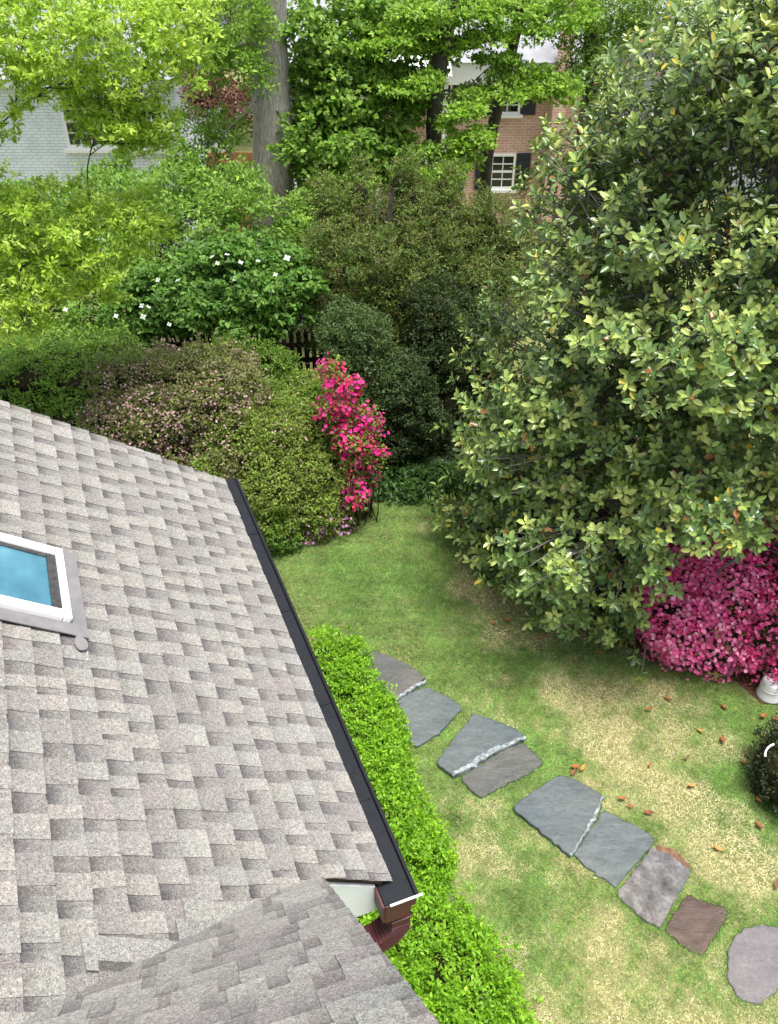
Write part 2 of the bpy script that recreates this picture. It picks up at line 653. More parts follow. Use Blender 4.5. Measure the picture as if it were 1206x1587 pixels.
def blossoms(seed, lobes, n, size, pal, w=None, petals=5, name='blossoms', parent=None, shell=.12, patch=None, cl=3, rc=.07, rough=.22):
    r = np.random.default_rng(seed)
    P, nr, _ = sample_clumps(r, lobes, n, shell, rough)
    if patch is not None:
        kp = patch(P, r)
        P, nr = P[kp], nr[kp]
    kp = P[:, 2] > terrain(P[:, 0], P[:, 1]) + .03
    P, nr = P[kp], nr[kp]
    ci = np.repeat(np.arange(len(P)), cl)
    m = len(ci)
    ax = unit(nr[ci] + A3(0, 0, .5) + r.normal(size=(m, 3)) * .45)
    pos = P[ci] + r.normal(size=(m, 3)) * rc + nr[ci] * .03
    pos[:, 2] = np.maximum(pos[:, 2], .03)
    col = pick_cols(r, pal, len(P), w)[ci] * np.exp(r.normal(size=(m, 1)) * .16)
    sz = size * r.uniform(.75, 1.2, m)
    x = unit(np.cross(ax, r.normal(size=(m, 3))))
    y = np.cross(ax, x)
    Vs, Fs, Cs, o = [], [], [], 0
    for k in range(petals):
        a = 2 * np.pi * k / petals
        d = x * math.cos(a) + y * math.sin(a) + ax * .25
        V, F, c = leaf_arrays(pos, d, ax, sz * .5, sz * .45, col, 'petal')
        Vs.append(V)
        Fs.append(F + o)
        Cs.append(c)
        o += len(V)
    return mesh_np(name, np.concatenate(Vs), np.concatenate(Fs), PETAL, parent, cols=np.concatenate(Cs), kind='stuff')


# ------------------------------------------------------------------ ground
gx = np.unique(np.concatenate([np.linspace(-160, -14, 16), np.linspace(-14, 16, 76), np.linspace(16, 160, 16)]))
gy = np.unique(np.concatenate([np.linspace(-60, -2, 8), np.linspace(-2, 34, 91), np.linspace(34, 260, 20)]))
XX, YY = np.meshgrid(gx, gy)
VV = np.stack([XX, YY, terrain(XX, YY)], -1).reshape(-1, 3)
nx, ny = len(gx), len(gy)
i, j = np.meshgrid(np.arange(ny - 1), np.arange(nx - 1), indexing='ij')
FF = np.stack([i * nx + j, i * nx + j + 1, (i + 1) * nx + j + 1, (i + 1) * nx + j], -1).reshape(-1, 4)
ground = mesh_np('ground', VV, FF, GROUND, smooth=True)
ground['kind'] = 'structure'
ground['label'] = 'yard ground of thin soil under the lawn and garden beds'


def in_poly(pts, poly):
    x, y = pts[:, 0], pts[:, 1]
    ins = np.zeros(len(pts), bool)
    n = len(poly)
    for a in range(n):
        x1, y1 = poly[a][:2]
        x2, y2 = poly[(a + 1) % n][:2]
        c = ((y1 > y) != (y2 > y)) & (x < (x2 - x1) * (y - y1) / (y2 - y1 + 1e-12) + x1)
        ins ^= c
    return ins


def sheet(name, poly, z, mat, label):
    """irregular flat sheet with a wavering outline"""
    P = np.array([p[:2] for p in poly])
    out = []
    for a in range(len(P)):
        p, q = P[a], P[(a + 1) % len(P)]
        L = np.linalg.norm(q - p)
        k = max(2, int(L / .15))
        for t in np.linspace(0, 1, k, endpoint=False):
            c = p + (q - p) * t
            nn = A3(-(q - p)[1], (q - p)[0], 0)[:2] / (L + 1e-9)
            out.append(c + nn * .07 * noise3(A3(c[0], c[1], 3), 2.2))
    out = np.array(out)
    V = np.concatenate([out, terrain(out[:, 0], out[:, 1])[:, None] + z], 1)
    cen = V.mean(0)
    V = np.concatenate([V, cen[None]])
    n = len(out)
    o = mesh_np(name, V, [(n, a, (a + 1) % n) for a in range(n)], mat)
    o['kind'] = 'structure'
    o['label'] = label
    return o


bed_mag = [G(790, 870), G(790, 890), G(840, 922), G(900, 955), G(960, 995), G(1040, 1028), G(1120, 1045), G(1180, 1090), G(1260, 1100), A3(8, 12, 0), A3(2.4, 12, 0)]
bed_hedge = [G(420, 848), G(480, 820), G(560, 795), G(600, 770), G(700, 755), A3(1.4, 14, 0), A3(-10, 14, 0), A3(-10, 8.5, 0)]
sheet('mulch_bed', bed_mag, .010, MULCH, 'brown leaf mulch under the magnolia and pink azalea')
sheet('garden_bed', bed_hedge, .012, MULCH, 'dark garden bed under the azalea hedge')
bed_house = [G(470, 985), G(560, 1020), G(600, 1120), G(640, 1250), G(690, 1420), G(800, 1600), A3(.9, 1.2, 0), A3(-.6, 1.2, 0), A3(-2.4, 6.2, 0)]
sheet('shrub_bed', bed_house, .012, MULCH, 'dark soil strip under the lime green shrubs')

# ------------------------------------------------------------------ own house: two roof slopes, gutter, skylight
ZG = CAMH - 3.5
P0 = G(605, 1368, ZG)
P1 = G(347, 745, ZG)
g = unit(P1 - P0)
LA = float(np.linalg.norm(P1 - P0))
per = A3(-g[1], g[0], 0)
TA = .72
uA = unit(per + A3(0, 0, TA))
nA = np.cross(g, uA)
nA = nA if nA[2] > 0 else -nA


def PA(b, s, h=0.0):
    return P0 + g * b + uA * s + nA * h


def A_of(px, py):
    q = on_plane(px, py, P0, nA) - P0
    return float(q @ g), float(q @ uA)


V1 = on_plane(488, 1355, P0, nA)
V2 = on_plane(112, 1548, P0, nA)
hB = unit(A3(.952, .306, 0))
dB = A3(hB[1], -hB[0], 0)
w_ = V2 - V1
TB = float(w_[2] / (w_ @ dB))
uB = unit(dB + A3(0, 0, TB))
nB = np.cross(hB, uB)
nB = nB if nB[2] > 0 else -nB
E0 = on_plane(502.6, 1363, V1, nB)
E1 = on_plane(677, 1585, V1, nB)
rB = unit(E1 - E0)
v1b, v1s = float((V1 - P0) @ g), float((V1 - P0) @ uA)
v2b, v2s = float((V2 - P0) @ g), float((V2 - P0) @ uA)

house = thing('house', 'low house under a weathered grey shingle roof with skylight and dark gutter', 'house', (P0[0] - 1.2, P0[1] + 1.0, 0))
EXP = .121
SA = 3.0                                   # slope length built
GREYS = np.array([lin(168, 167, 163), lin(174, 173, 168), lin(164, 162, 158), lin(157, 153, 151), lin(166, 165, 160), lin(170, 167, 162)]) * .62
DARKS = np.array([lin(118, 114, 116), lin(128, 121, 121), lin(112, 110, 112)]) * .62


def build_roof(name, label, Pf, range_of, ncourse, seed, tabw, gapw, xdir, ydir, ndir, skip=None, coursemin=0, cap=300):
    """Pf(b,s,h); range_of(s) -> (b0,b1). Returns the roof part with its courses as one mesh and each tab as a shingle child"""
    r = np.random.default_rng(seed)
    deck = MB()
    cv = []
    tabs = []
    for k in range(coursemin, ncourse):
        s0, s1 = k * EXP, (k + 1) * EXP + .03
        b0, b1 = range_of(s0 + EXP * .5)
        if b1 - b0 < .1:
            continue
        nb = max(2, int((b1 - b0) / .09))
        bs = np.linspace(b0, b1, nb)
        colv = []
        drift = GREYS[r.integers(len(GREYS))]
        for q in range(nb - 1):
            wob = .002 * r.normal()
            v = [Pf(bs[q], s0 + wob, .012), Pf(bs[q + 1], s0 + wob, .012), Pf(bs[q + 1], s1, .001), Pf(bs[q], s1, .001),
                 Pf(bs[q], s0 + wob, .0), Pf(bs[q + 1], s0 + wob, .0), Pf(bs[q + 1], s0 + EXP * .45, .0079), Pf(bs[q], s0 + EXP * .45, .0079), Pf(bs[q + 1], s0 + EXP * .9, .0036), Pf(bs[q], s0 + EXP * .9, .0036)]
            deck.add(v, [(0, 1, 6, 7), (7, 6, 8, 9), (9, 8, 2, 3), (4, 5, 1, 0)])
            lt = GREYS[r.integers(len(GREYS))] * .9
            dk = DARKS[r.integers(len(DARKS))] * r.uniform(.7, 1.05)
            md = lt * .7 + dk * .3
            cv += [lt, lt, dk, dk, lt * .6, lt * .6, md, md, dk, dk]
        b = b0 + r.uniform(0, gapw * 1.2)
        while b < b1 - .03:
            tw = min(r.uniform(tabw * .7, tabw * 1.45), b1 - b)
            tabs.append((b, tw, s0 + r.normal() * .0015, k))
            b += tw + r.uniform(gapw * .6, gapw * 1.5)
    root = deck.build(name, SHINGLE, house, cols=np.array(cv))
    root['label'] = label
    # tab meshes: shared variants, local x along the course, y up the slope, z off the roof
    variants = {}

    def tab_mesh(tw):
        wq = round(tw / .02) * .02
        key = (wq, int(r.integers(4)))
        if key in variants:
            return variants[key]
        c = GREYS[r.integers(len(GREYS))]
        c2 = c * r.uniform(.72, 1.0)
        L = EXP + .012
        t = .0042
        sk = r.uniform(-.008, .008)
        V = [(0, 0, .011), (wq, 0, .011), (wq + sk, L, .002), (sk, L, .002),
             (0, 0, .011 + t), (wq, 0, .011 + t), (wq, L * .5, .0065 + t), (0, L * .5, .0065 + t), (wq + sk, L, .002 + t * .7), (sk, L, .002 + t * .7)]
        F = [(4, 5, 6, 7), (7, 6, 8, 9), (0, 1, 5, 4), (1, 2, 8, 6, 5), (3, 0, 4, 7, 9), (2, 3, 9, 8)]
        me = bpy.data.meshes.new('shingle')
        me.from_pydata(V, [], F)
        at = me.attributes.new('col', 'FLOAT_COLOR', 'POINT')
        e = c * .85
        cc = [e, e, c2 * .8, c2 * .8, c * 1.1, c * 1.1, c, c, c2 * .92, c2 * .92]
        at.data.foreach_set('color', np.concatenate([np.array(cc), np.ones((10, 1))], 1).astype(np.float32).ravel())
        me.materials.append(SHINGLE)
        variants[key] = me
        return me
    from mathutils import Matrix
    rest = []
    nvis = 0
    tabs.sort(key=lambda q: float(np.linalg.norm(Pf(q[0], q[2], 0) - CAM)))
    for b, tw, s, k in tabs:
        if skip and skip(b + tw / 2, s + EXP / 2):
            continue
        o_ = Pf(b, s, 0)
        px, py = proj(Pf(b + tw / 2, s + EXP / 2, .01))
        me = tab_mesh(tw)
        if -45 < px < 1206 and 0 < py < 1640 and nvis < cap:
            ob = bpy.data.objects.new('shingle', me)
            link(ob, root)
            lo = o_ - base_of(root)
            ob.matrix_local = Matrix(((xdir[0], ydir[0], ndir[0], lo[0]), (xdir[1], ydir[1], ndir[1], lo[1]), (xdir[2], ydir[2], ndir[2], lo[2]), (0, 0, 0, 1)))
            nvis += 1
        else:
            rest.append((o_, me))
    if rest:
        Vs, Fs, Cs, o0 = [], [], [], 0
        for o_, me in rest:
            co = np.array([v.co for v in me.vertices])
            Vs.append(o_ + co[:, :1] * xdir + co[:, 1:2] * ydir + co[:, 2:] * ndir)
            Fs += [tuple(v + o0 for v in p.vertices) for p in me.polygons]
            cb = np.zeros(len(co) * 4, dtype=np.float32)
            me.attributes['col'].data.foreach_get('color', cb)
            Cs.append(cb.reshape(-1, 4)[:, :3])
            o0 += len(co)
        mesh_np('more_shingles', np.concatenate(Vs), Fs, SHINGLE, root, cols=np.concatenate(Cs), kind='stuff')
    return root, nvis


def A_up(px, py, h):
    q = on_plane(px, py, P0 + nA * h, nA) - P0
    return float(q @ g), float(q @ uA)


sky_b0, sky_s0 = A_up(112, 958, .055)
sky_b1, _ = A_up(97, 850, .055)


def rangeA(s):
    if s < v1s:
        return 0.0, LA
    return v1b + (v2b - v1b) * (s - v1s) / (v2s - v1s) - .10, LA


def skipA(b, s):
    return sky_b0 + .0 < b < sky_b1 and s > sky_s0 - .01


def PB(b, s, h=0.0):        # b to the left of the rake edge, s up slope
    return E0 - hB * b + rB * s + nB * h


# B's left limit: the valley, overlapping a little under slope A
def rangeB(s):
    # walk left until below the A plane by 6 cm
    bs = np.linspace(0, 4, 400)
    pts = E0 - hB * bs[:, None] + rB * s
    d = (pts - P0) @ nA
    ok = np.where(d < -.05)[0]
    return 0.0, float(bs[ok[0]] if len(ok) else 4.0)


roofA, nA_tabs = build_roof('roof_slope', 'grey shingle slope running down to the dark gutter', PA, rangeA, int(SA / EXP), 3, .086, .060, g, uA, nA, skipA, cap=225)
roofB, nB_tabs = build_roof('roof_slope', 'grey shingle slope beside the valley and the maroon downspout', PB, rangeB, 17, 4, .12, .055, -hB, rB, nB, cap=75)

# woven valley: short shingles of the lower slope lapping on to the upper one
rv = np.random.default_rng(15)
wdir = unit(-hB + (hB @ nA) * nA)
sdir_ = np.cross(nA, wdir)
for k in range(1, 15):
    b1v = rangeB(k * EXP)[1]
    pv = PB(b1v, k * EXP)
    pv = pv - nA * ((pv - P0) @ nA) + nA * .016
    if k % 5 == 0:
        continue
    ln, wd = rv.uniform(.05, .26), EXP * rv.uniform(.8, 1.0)
    m = MB()
    p_ = pv - wdir * .10
    m.prism([p_, p_ + wdir * (ln + .10), p_ + wdir * (ln + .10 - rv.uniform(0, .02)) + sdir_ * wd, p_ + sdir_ * wd], nA * .006)
    m.build('valley_shingle', SHINGLE, roofB, cols=np.tile(GREYS[rv.integers(6)] * rv.uniform(.85, 1.02), (8, 1)))

# roof decks (thickness under the shingles) and trims
m = MB()
m.prism([PA(.015, .02, -.004), PA(LA - .015, .02, -.004), PA(LA - .015, SA, -.004), PA(v1b + (v2b - v1b) * (SA - v1s) / (v2s - v1s) - .1, SA, -.004), PA(v1b + .01, v1s, -.004), PA(.015, v1s, -.004)], -nA * .03)
m.build('roof_deck', WOOD_DARK, roofA)
m = MB()
b1_ = rangeB(.2)[1]
m.prism([PB(.015, .0, -.004), PB(.015, 2.1, -.004), PB(rangeB(2.1)[1], 2.1, -.004), PB(b1_, .2, -.004)], -nB * .04)
m.build('roof_deck', WOOD_DARK, roofB)
m = MB()
m.frame_box(PB(.012, -.01, -.045), rB * 2.1, nB * .045, -hB * -.010)
m.build('drip_edge', WHITE, roofB)
m = MB()
m.frame_box(PA(LA - .012, .03, -.05), uA * (SA - .03), nA * .05, g * .02)
m.build('rake_board', WHITE, roofA, bevel=.003)
# ridge side for roof B: a far slope so that the wing is a closed roof
topB = PB(0, 2.1)
m = MB()
m.prism([PB(0, 2.1, -.02), PB(4, 2.1, -.02), PB(4, 2.1, -.02) + A3(.3 * 1.2, -.95 * 1.2, -1.2), PB(0, 2.1, -.02) + A3(.3 * 1.2, -.95 * 1.2, -1.2)], A3(0, 0, -.05))
m.build('back_slope', SHINGLE, house, cols=np.tile(GREYS[0], (8, 1)))

# soffit box under the eave of slope A (its near end shows white)
zb = ZG - .20
f0 = P0 + per * .062


def fas(b, off, z):
    q = f0 + g * b + per * off
    return A3(q[0], q[1], z)


m = MB()
yb = .62
m.prism([fas(.012, 0, ZG - .012), fas(.012, 0, zb), fas(.012, yb, zb), fas(.012, yb, ZG + yb * TA - .030)], g * (LA - .04))
m.build('soffit_box', SOFFIT, house, bevel=.003)
# walls
WALLM = WHITE
m = MB()
wl = lambda b, off, z: fas(b, off, z)
m.prism([wl(.05, .40, -.3), wl(LA - .10, .40, -.3), wl(LA - .10, 4.0, -.3), wl(.05, 4.0, -.3)], A3(0, 0, zb + .35))
m.build('wall', BRICK_WHITE, house)
m = MB()
m.prism([wl(LA - .25, .62, zb + .04), wl(LA - .25, 2.6, zb + .04), wl(LA - .25, 2.6, zb + 1.50), wl(LA - .25, .62, zb + .5)], -g * .1)
m.build('gable_wall', BRICK_WHITE, house)
m = MB()
eB = lambda b, s: PB(b, s)
base_pts = [PB(.35, .25), PB(.35, 2.2), PB(3.2, 2.2), PB(3.2, .25)]
m.prism([A3(p[0], p[1], -.3) for p in base_pts], A3(0, 0, zb + .45))
m.build('wall', BRICK_WHITE, house)

# gutter: trough with profile, guard, lips, end cap, seams
gn = -per                              # outwards
GW = .088
zt = ZG - .012


def gp(b, o, z):
    q = P0 + g * b + gn * o
    return A3(q[0], q[1], z)


b_0, b_1 = -.085, LA + .02
gut_root = MB()
prof = [(-.056, zt), (-.056, zt - .125), (.020, zt - .125), (.04, zt - .10), (.06, zt - .065), (GW - .012, zt - .045), (GW - .012, zt)]
Vg = [gp(b_0, o, z) for o, z in prof] + [gp(b_1, o, z) for o, z in prof]
k = len(prof)
gut_root.add(Vg, [(a, a + 1, a + 1 + k, a + k) for a in range(k - 1)] + [tuple(range(k, 2 * k))])
gutter = gut_root.build('gutter', MAROON, house)
gutter['label'] = 'dark covered gutter along the roof edge with maroon underside'
m = MB()
m.prism([gp(b_0 + .004, o, z) for o, z in [(-.054, zt - .012), (-.054, zt - .002), (.02, zt + .002), (GW - .012, zt - .004), (GW - .012, zt - .014)]], g * (b_1 - b_0 - .008))
m.build('gutter_guard', GUARD, gutter)
m = MB()
m.prism([gp(b_0 + .002, o, z) for o, z in [(GW - .0115, zt - .022), (GW + .006, zt - .020), (GW + .008, zt + .004), (GW - .006, zt + .006), (GW - .0115, zt - .002)]], g * (b_1 - b_0 - .004))
m.build('gutter_lip', BLACK, gutter)
for sb in (.42, 1.02, 1.75, 2.5):
    m = MB()
    m.frame_box(gp(sb, -.01, zt + .0035), g * .006, gn * (GW - .004), A3(0, 0, .001))
    m.build('guard_seam', GUARD, gutter)
m = MB()
m.prism([gp(b_0, o, z) for o, z in [(-.056, zt), (-.056, zt - .127), (.021, zt - .127), (.042, zt - .10), (.062, zt - .066), (GW - .008, zt - .046), (GW - .008, zt)]], -g * .004)
m.build('end_cap', MAROON, gutter)
m = MB()
m.frame_box(gp(b_0 - .009, -.035, zt - .004), g * .010, gn * (GW + .058), A3(0, 0, .008))
m.build('cap_lip', WHITE_TRIM, gutter, bevel=.002)
m = MB()
m.frame_box(gp(b_0 - .002, -.0675, zt - .12), g * .1, gn * .010, A3(0, 0, .118))
m.build('strap', MAROON, gutter)

# downspout: outlet box and ribbed elbow turning back towards the wall
ds = thing('x', 'x', 'x')
bpy.data.objects.remove(ds)
path = [gp(b_0 + .055, .02, zt - .10), gp(b_0 + .055, .02, zt - .20)]
for a in np.linspace(0, 1, 9)[1:]:
    th = a * math.radians(72)
    R_ = .15
    path.append(gp(b_0 + .055, .02 - R_ * (1 - math.cos(th)), zt - .20 - R_ * math.sin(th)))
last = path[-1]
dirl = unit(path[-1] - path[-2])
path.append(last + dirl * .22)
bk = path[-1]
for a in np.linspace(0, 1, 5)[1:]:
    path.append(bk + dirl * .06 * a + A3(0, 0, -.12 * a * a))
end = path[-1].copy()
path.append(A3(end[0], end[1], .25))


def rect_sweep(pts, w, dpt, ribs=()):
    pts = np.array(pts)
    T = unit(np.gradient(pts, axis=0))
    V, F = [], []
    for i_, (p, t) in enumerate(zip(pts, T)):
        sx = g
        sy = unit(np.cross(t, sx))
        k_ = 1 + (.10 if i_ in ribs else 0)
        for cx, cy in ((-1, -1), (1, -1), (1, 1), (-1, 1)):
            V.append(p + sx * cx * w / 2 * k_ + sy * cy * dpt / 2 * k_)
    for i_ in range(len(pts) - 1):
        for q in range(4):
            F.append((i_ * 4 + q, i_ * 4 + (q + 1) % 4, (i_ + 1) * 4 + (q + 1) % 4, (i_ + 1) * 4 + q))
    F += [(3, 2, 1, 0), tuple(len(V) - 4 + q for q in range(4))]
    return V, F


fine = [path[0], path[1]]
for a in range(1, 10):
    for tt in (.25, .5, .75, 1):
        fine.append(path[a] + (path[a + 1] - path[a]) * tt if a + 1 < len(path) else path[a])
fine += path[11:]
V, F = rect_sweep(fine, .10, .082, set(range(3, 36, 2)))
mm = MB()
mm.add(V, F)
spout = mm.build('downspout', MAROON, house)
spout['label'] = 'maroon metal downspout with a ribbed elbow'
m = MB()
c0 = gp(b_0 + .055, .02, zt - .165)
m.frame_box(c0 - g * .056 - gn * .047, g * .112, gn * .094, A3(0, 0, .012))
m.build('collar', MAROON, spout, bevel=.002)

# skylight on slope A
sl = thing('t', 't', 't')
bpy.data.objects.remove(sl)
sb0, sb1, ss0, ss1 = sky_b0, sky_b1, sky_s0 - .005, sky_s0 + .78


def abox(mb, b0, b1, s0, s1, h0, h1):
    mb.frame_box(PA(b0, s0, h0), g * (b1 - b0), uA * (s1 - s0), nA * (h1 - h0))


m = MB()
FWS, FWB = .036, .054
abox(m, sb0, sb1, ss0, ss0 + FWS, .0, .055)
abox(m, sb0, sb1, ss1 - FWS, ss1, .0, .055)
abox(m, sb0, sb0 + FWB, ss0 + FWS + .001, ss1 - FWS - .001, .0, .054)
abox(m, sb1 - FWB, sb1, ss0 + FWS + .001, ss1 - FWS - .001, .0, .054)
frame = m.build('skylight', WHITE, house, bevel=.006)
frame['label'] = 'white framed skylight with blue reflecting glass'
m = MB()
abox(m, sb0 + FWB - .01, sb1 - FWB + .01, ss0 + FWS - .01, ss1 - FWS + .01, .030, .036)
mg, nt, b = new_mat('skylight_glass')
ns = noise(nt, 5, 4, .6)
nt.links.new(ramp(nt, ns.outputs[0], [(.35, (.035, .13, .18)), (.62, (.06, .19, .25)), (.8, (.11, .26, .32))]), b.inputs['Base Color'])  # mottled blue of the reflected sky, painted into the pane's base colour
b.inputs['Roughness'].default_value = .08
b.inputs['Specular IOR Level'].default_value = .7
m.build('pane', mg, frame)
m = MB()
abox(m, sb0 + FWB, sb1 - FWB, ss0 + FWS + .001, ss0 + FWS + .045, .0365, .043)
m.build('gasket', GASKET, frame)
m = MB()
abox(m, sb0 + FWB, sb1 - FWB, ss1 - FWS - .03, ss1 - FWS - .001, .0365, .041)
abox(m, sb1 - FWB - .028, sb1 - FWB - .001, ss0 + FWS + .046, ss1 - FWS - .031, .0365, .041)
m.build('gasket', GASKET, frame)
m = MB()
abox(m, sb0 - .075, sb1 + .02, ss0 - .075, ss0 - .002, .022, .028)
m.build('flashing', LEAD, frame)
m = MB()
abox(m, sb0 - .075, sb0 - .002, ss0 - .001, ss1 + .05, .024, .029)
m.build('flashing', LEAD, frame)
m = MB()
cpt = (sb0 - .12, ss0 - .035)
ang = np.linspace(0, 2 * np.pi, 22, endpoint=False)
m.prism([PA(cpt[0] + .045 * math.cos(a) * (1 + .06 * math.sin(3 * a)), cpt[1] + .03 * math.sin(a), .024) for a in ang], nA * .006)
m.build('sealant_patch', SEALANT, frame)

# ------------------------------------------------------------------ stepping stones
SLATE_BLUE = mat_slate('blue_slate', (.058, .072, .074), (.088, .108, .111), (.125, .145, .146))
SLATE_GREY = mat_slate('grey_slate', (.055, .06, .054), (.088, .09, .08), (.125, .124, .112))
SLATE_BROWN = mat_slate('rusty_slate', (.035, .02, .014), (.062, .038, .027), (.10, .068, .052))
SLATE_PURPLE = mat_slate('purple_slate', (.10, .098, .105), (.14, .135, .143), (.18, .174, .18), .8)
SLATE_ROUGH = mat_slate('rough_pale_slate', (.035, .034, .032), (.15, .145, .14), (.42, .41, .39), .85, 2.2)
VEIN = mat_plain('pale_stone_edge', (.22, .245, .25), .8, .3, 0, .7, 22, .8, 60)
RUST = mat_plain('rusty_stone_edge', (.16, .085, .05), .85, .3, 0, .35, 14, .6, 40)
stone_polys = []


def stone(poly, top, mat, label, vein=None, thick=.10, vmat=None, seed=0):
    r = np.random.default_rng(seed)
    P = np.array([G(x, y, top)[:2] for x, y in poly])
    P = P[::-1] if np.sum(P[:, 0] * np.roll(P[:, 1], -1) - P[:, 1] * np.roll(P[:, 0], -1)) < 0 else P
    out = []
    n = len(P)
    for a in range(n):
        p, q = P[a], P[(a + 1) % n]
        L = np.linalg.norm(q - p)
        kk = max(2, int(L / .05))
        for t in np.linspace(0, 1, kk, endpoint=False):
            c = p + (q - p) * t
            if t == 0:
                c = c * .94 + (P[a - 1] + q) / 2 * .06
            c = c + r.normal(size=2) * .007
            out.append(c)
    out = np.array(out)
    stone_polys.append(out)
    cen = out.mean(0)
    rings = [(1.0, top - thick), (1.0, top - .018), (.985, top - .004), (.95, top + .002), (.7, top + .004), (.4, top), (.12, top + .003)]
    V = []
    for q, z in rings:
        pts = cen + (out - cen) * q
        zz = z + (.010 * noise3(np.concatenate([pts, np.zeros((len(pts), 1))], 1), 1.3) + .004 * noise3(np.concatenate([pts, np.zeros((len(pts), 1))], 1), 5) if z > top - .01 else 0)
        V.append(np.concatenate([pts, np.broadcast_to(np.asarray(zz), (len(pts),))[:, None]], 1))
    V = np.concatenate(V)
    m_ = len(out)
    F = []
    for a in range(len(rings) - 1):
        for j_ in range(m_):
            F.append((a * m_ + j_, a * m_ + (j_ + 1) % m_, (a + 1) * m_ + (j_ + 1) % m_, (a + 1) * m_ + j_))
    F.append(tuple((len(rings) - 1) * m_ + j_ for j_ in range(m_)))
    root = thing('stepping_stone', label, 'stone', (cen[0], cen[1], 0))
    mesh_np('slab', V, F, mat, root, smooth=False)
    if vein:
        pl = np.array([G(x, y, top)[:3] for x, y, _w in vein])
        wd = np.array([w3 for *_, w3 in vein])
        # resample
        t = np.linspace(0, len(pl) - 1, 22)
        lo = np.clip(t.astype(int), 0, len(pl) - 2)
        fr = (t - lo)[:, None]
        c = pl[lo] * (1 - fr) + pl[lo + 1] * fr
        ww = .55 * (wd[lo] * (1 - fr[:, 0]) + wd[lo + 1] * fr[:, 0]) * r.uniform(.75, 1.25, 22)
        T = unit(np.gradient(c, axis=0))
        S = np.cross(T, A3(0, 0, 1))
        V = []
        for q in range(22):
            p = c[q] + S[q] * r.normal() * .008
            a_, b_ = p - S[q] * ww[q] * .5, p + S[q] * ww[q] * .5
            V += [A3(a_[0], a_[1], top - .03), A3(a_[0], a_[1], top + .013), A3(p[0], p[1], top + .018 + r.normal() * .002), A3(b_[0], b_[1], top + .008), A3(b_[0], b_[1], top - .05)]
        F = []
        for q in range(21):
            for w2 in range(4):
                F.append((q * 5 + w2, q * 5 + w2 + 1, (q + 1) * 5 + w2 + 1, (q + 1) * 5 + w2))
        F += [(0, 1, 2, 3, 4), tuple(105 + w2 for w2 in range(5))[::-1]]
        mesh_np('broken_edge', np.array(V), F, vmat or VEIN, root)
    return root


stone([(545, 1003), (600, 1013), (640, 1033), (661, 1050), (630, 1072), (606, 1090), (575, 1070)], .045, SLATE_GREY, 'grey slate stepping stone with pale broken edge half hidden by lime shrub', [(606, 1090, .05), (630, 1072, .07), (660, 1055, .05)], seed=1)
stone([(603, 1095), (635, 1073), (660, 1062), (700, 1083), (718, 1097), (680, 1137), (645, 1158), (610, 1130)], .025, SLATE_BLUE, 'smooth blue grey slate stepping stone overhung by lime shrub leaves', seed=2)
stone([(675, 1182), (705, 1140), (735, 1105), (775, 1118), (812, 1136), (815, 1146), (745, 1178), (702, 1202)], .05, SLATE_BLUE, 'blue grey slate stepping stone with broad white broken edge', [(700, 1200, .07), (730, 1187, .11), (755, 1168, .11), (790, 1153, .08), (814, 1142, .05)], seed=3)
stone([(712, 1206), (745, 1185), (775, 1165), (812, 1150), (845, 1183), (795, 1212), (745, 1237)], .022, SLATE_GREY, 'grey brown grained slate stepping stone below the white edged one', seed=4)
stone([(793, 1250), (830, 1222), (867, 1199), (905, 1213), (936, 1231), (930, 1255), (908, 1290), (884, 1327), (840, 1290)], .048, SLATE_BLUE, 'large blue grey slate stepping stone with thin white edge', [(884, 1326, .04), (905, 1293, .045), (922, 1265, .06), (935, 1235, .03)], seed=5)
stone([(888, 1325), (912, 1290), (936, 1254), (985, 1278), (1019, 1300), (985, 1340), (955, 1377), (920, 1352)], .025, SLATE_BLUE, 'plain blue grey slate stepping stone beside the crusty pale one', seed=6)
stone([(955, 1384), (985, 1345), (1010, 1312), (1045, 1322), (1073, 1342), (1062, 1372), (1022, 1440), (985, 1415)], .03, SLATE_ROUGH, 'rough crusty pale grey stepping stone with rusty corner', [(1018, 1314, .12), (1045, 1324, .14), (1068, 1345, .08)], vmat=RUST, seed=7)
stone([(1027, 1440), (1048, 1410), (1065, 1386), (1100, 1397), (1134, 1412), (1112, 1450), (1087, 1484), (1055, 1462)], .02, SLATE_BROWN, 'rusty brown slate stepping stone', seed=8)
stone([(1128, 1475), (1140, 1448), (1175, 1431), (1215, 1438), (1240, 1480), (1215, 1530), (1175, 1560), (1140, 1543), (1127, 1510)], .03, SLATE_PURPLE, 'rounded pale purple grey stepping stone at the end of the path', seed=9)

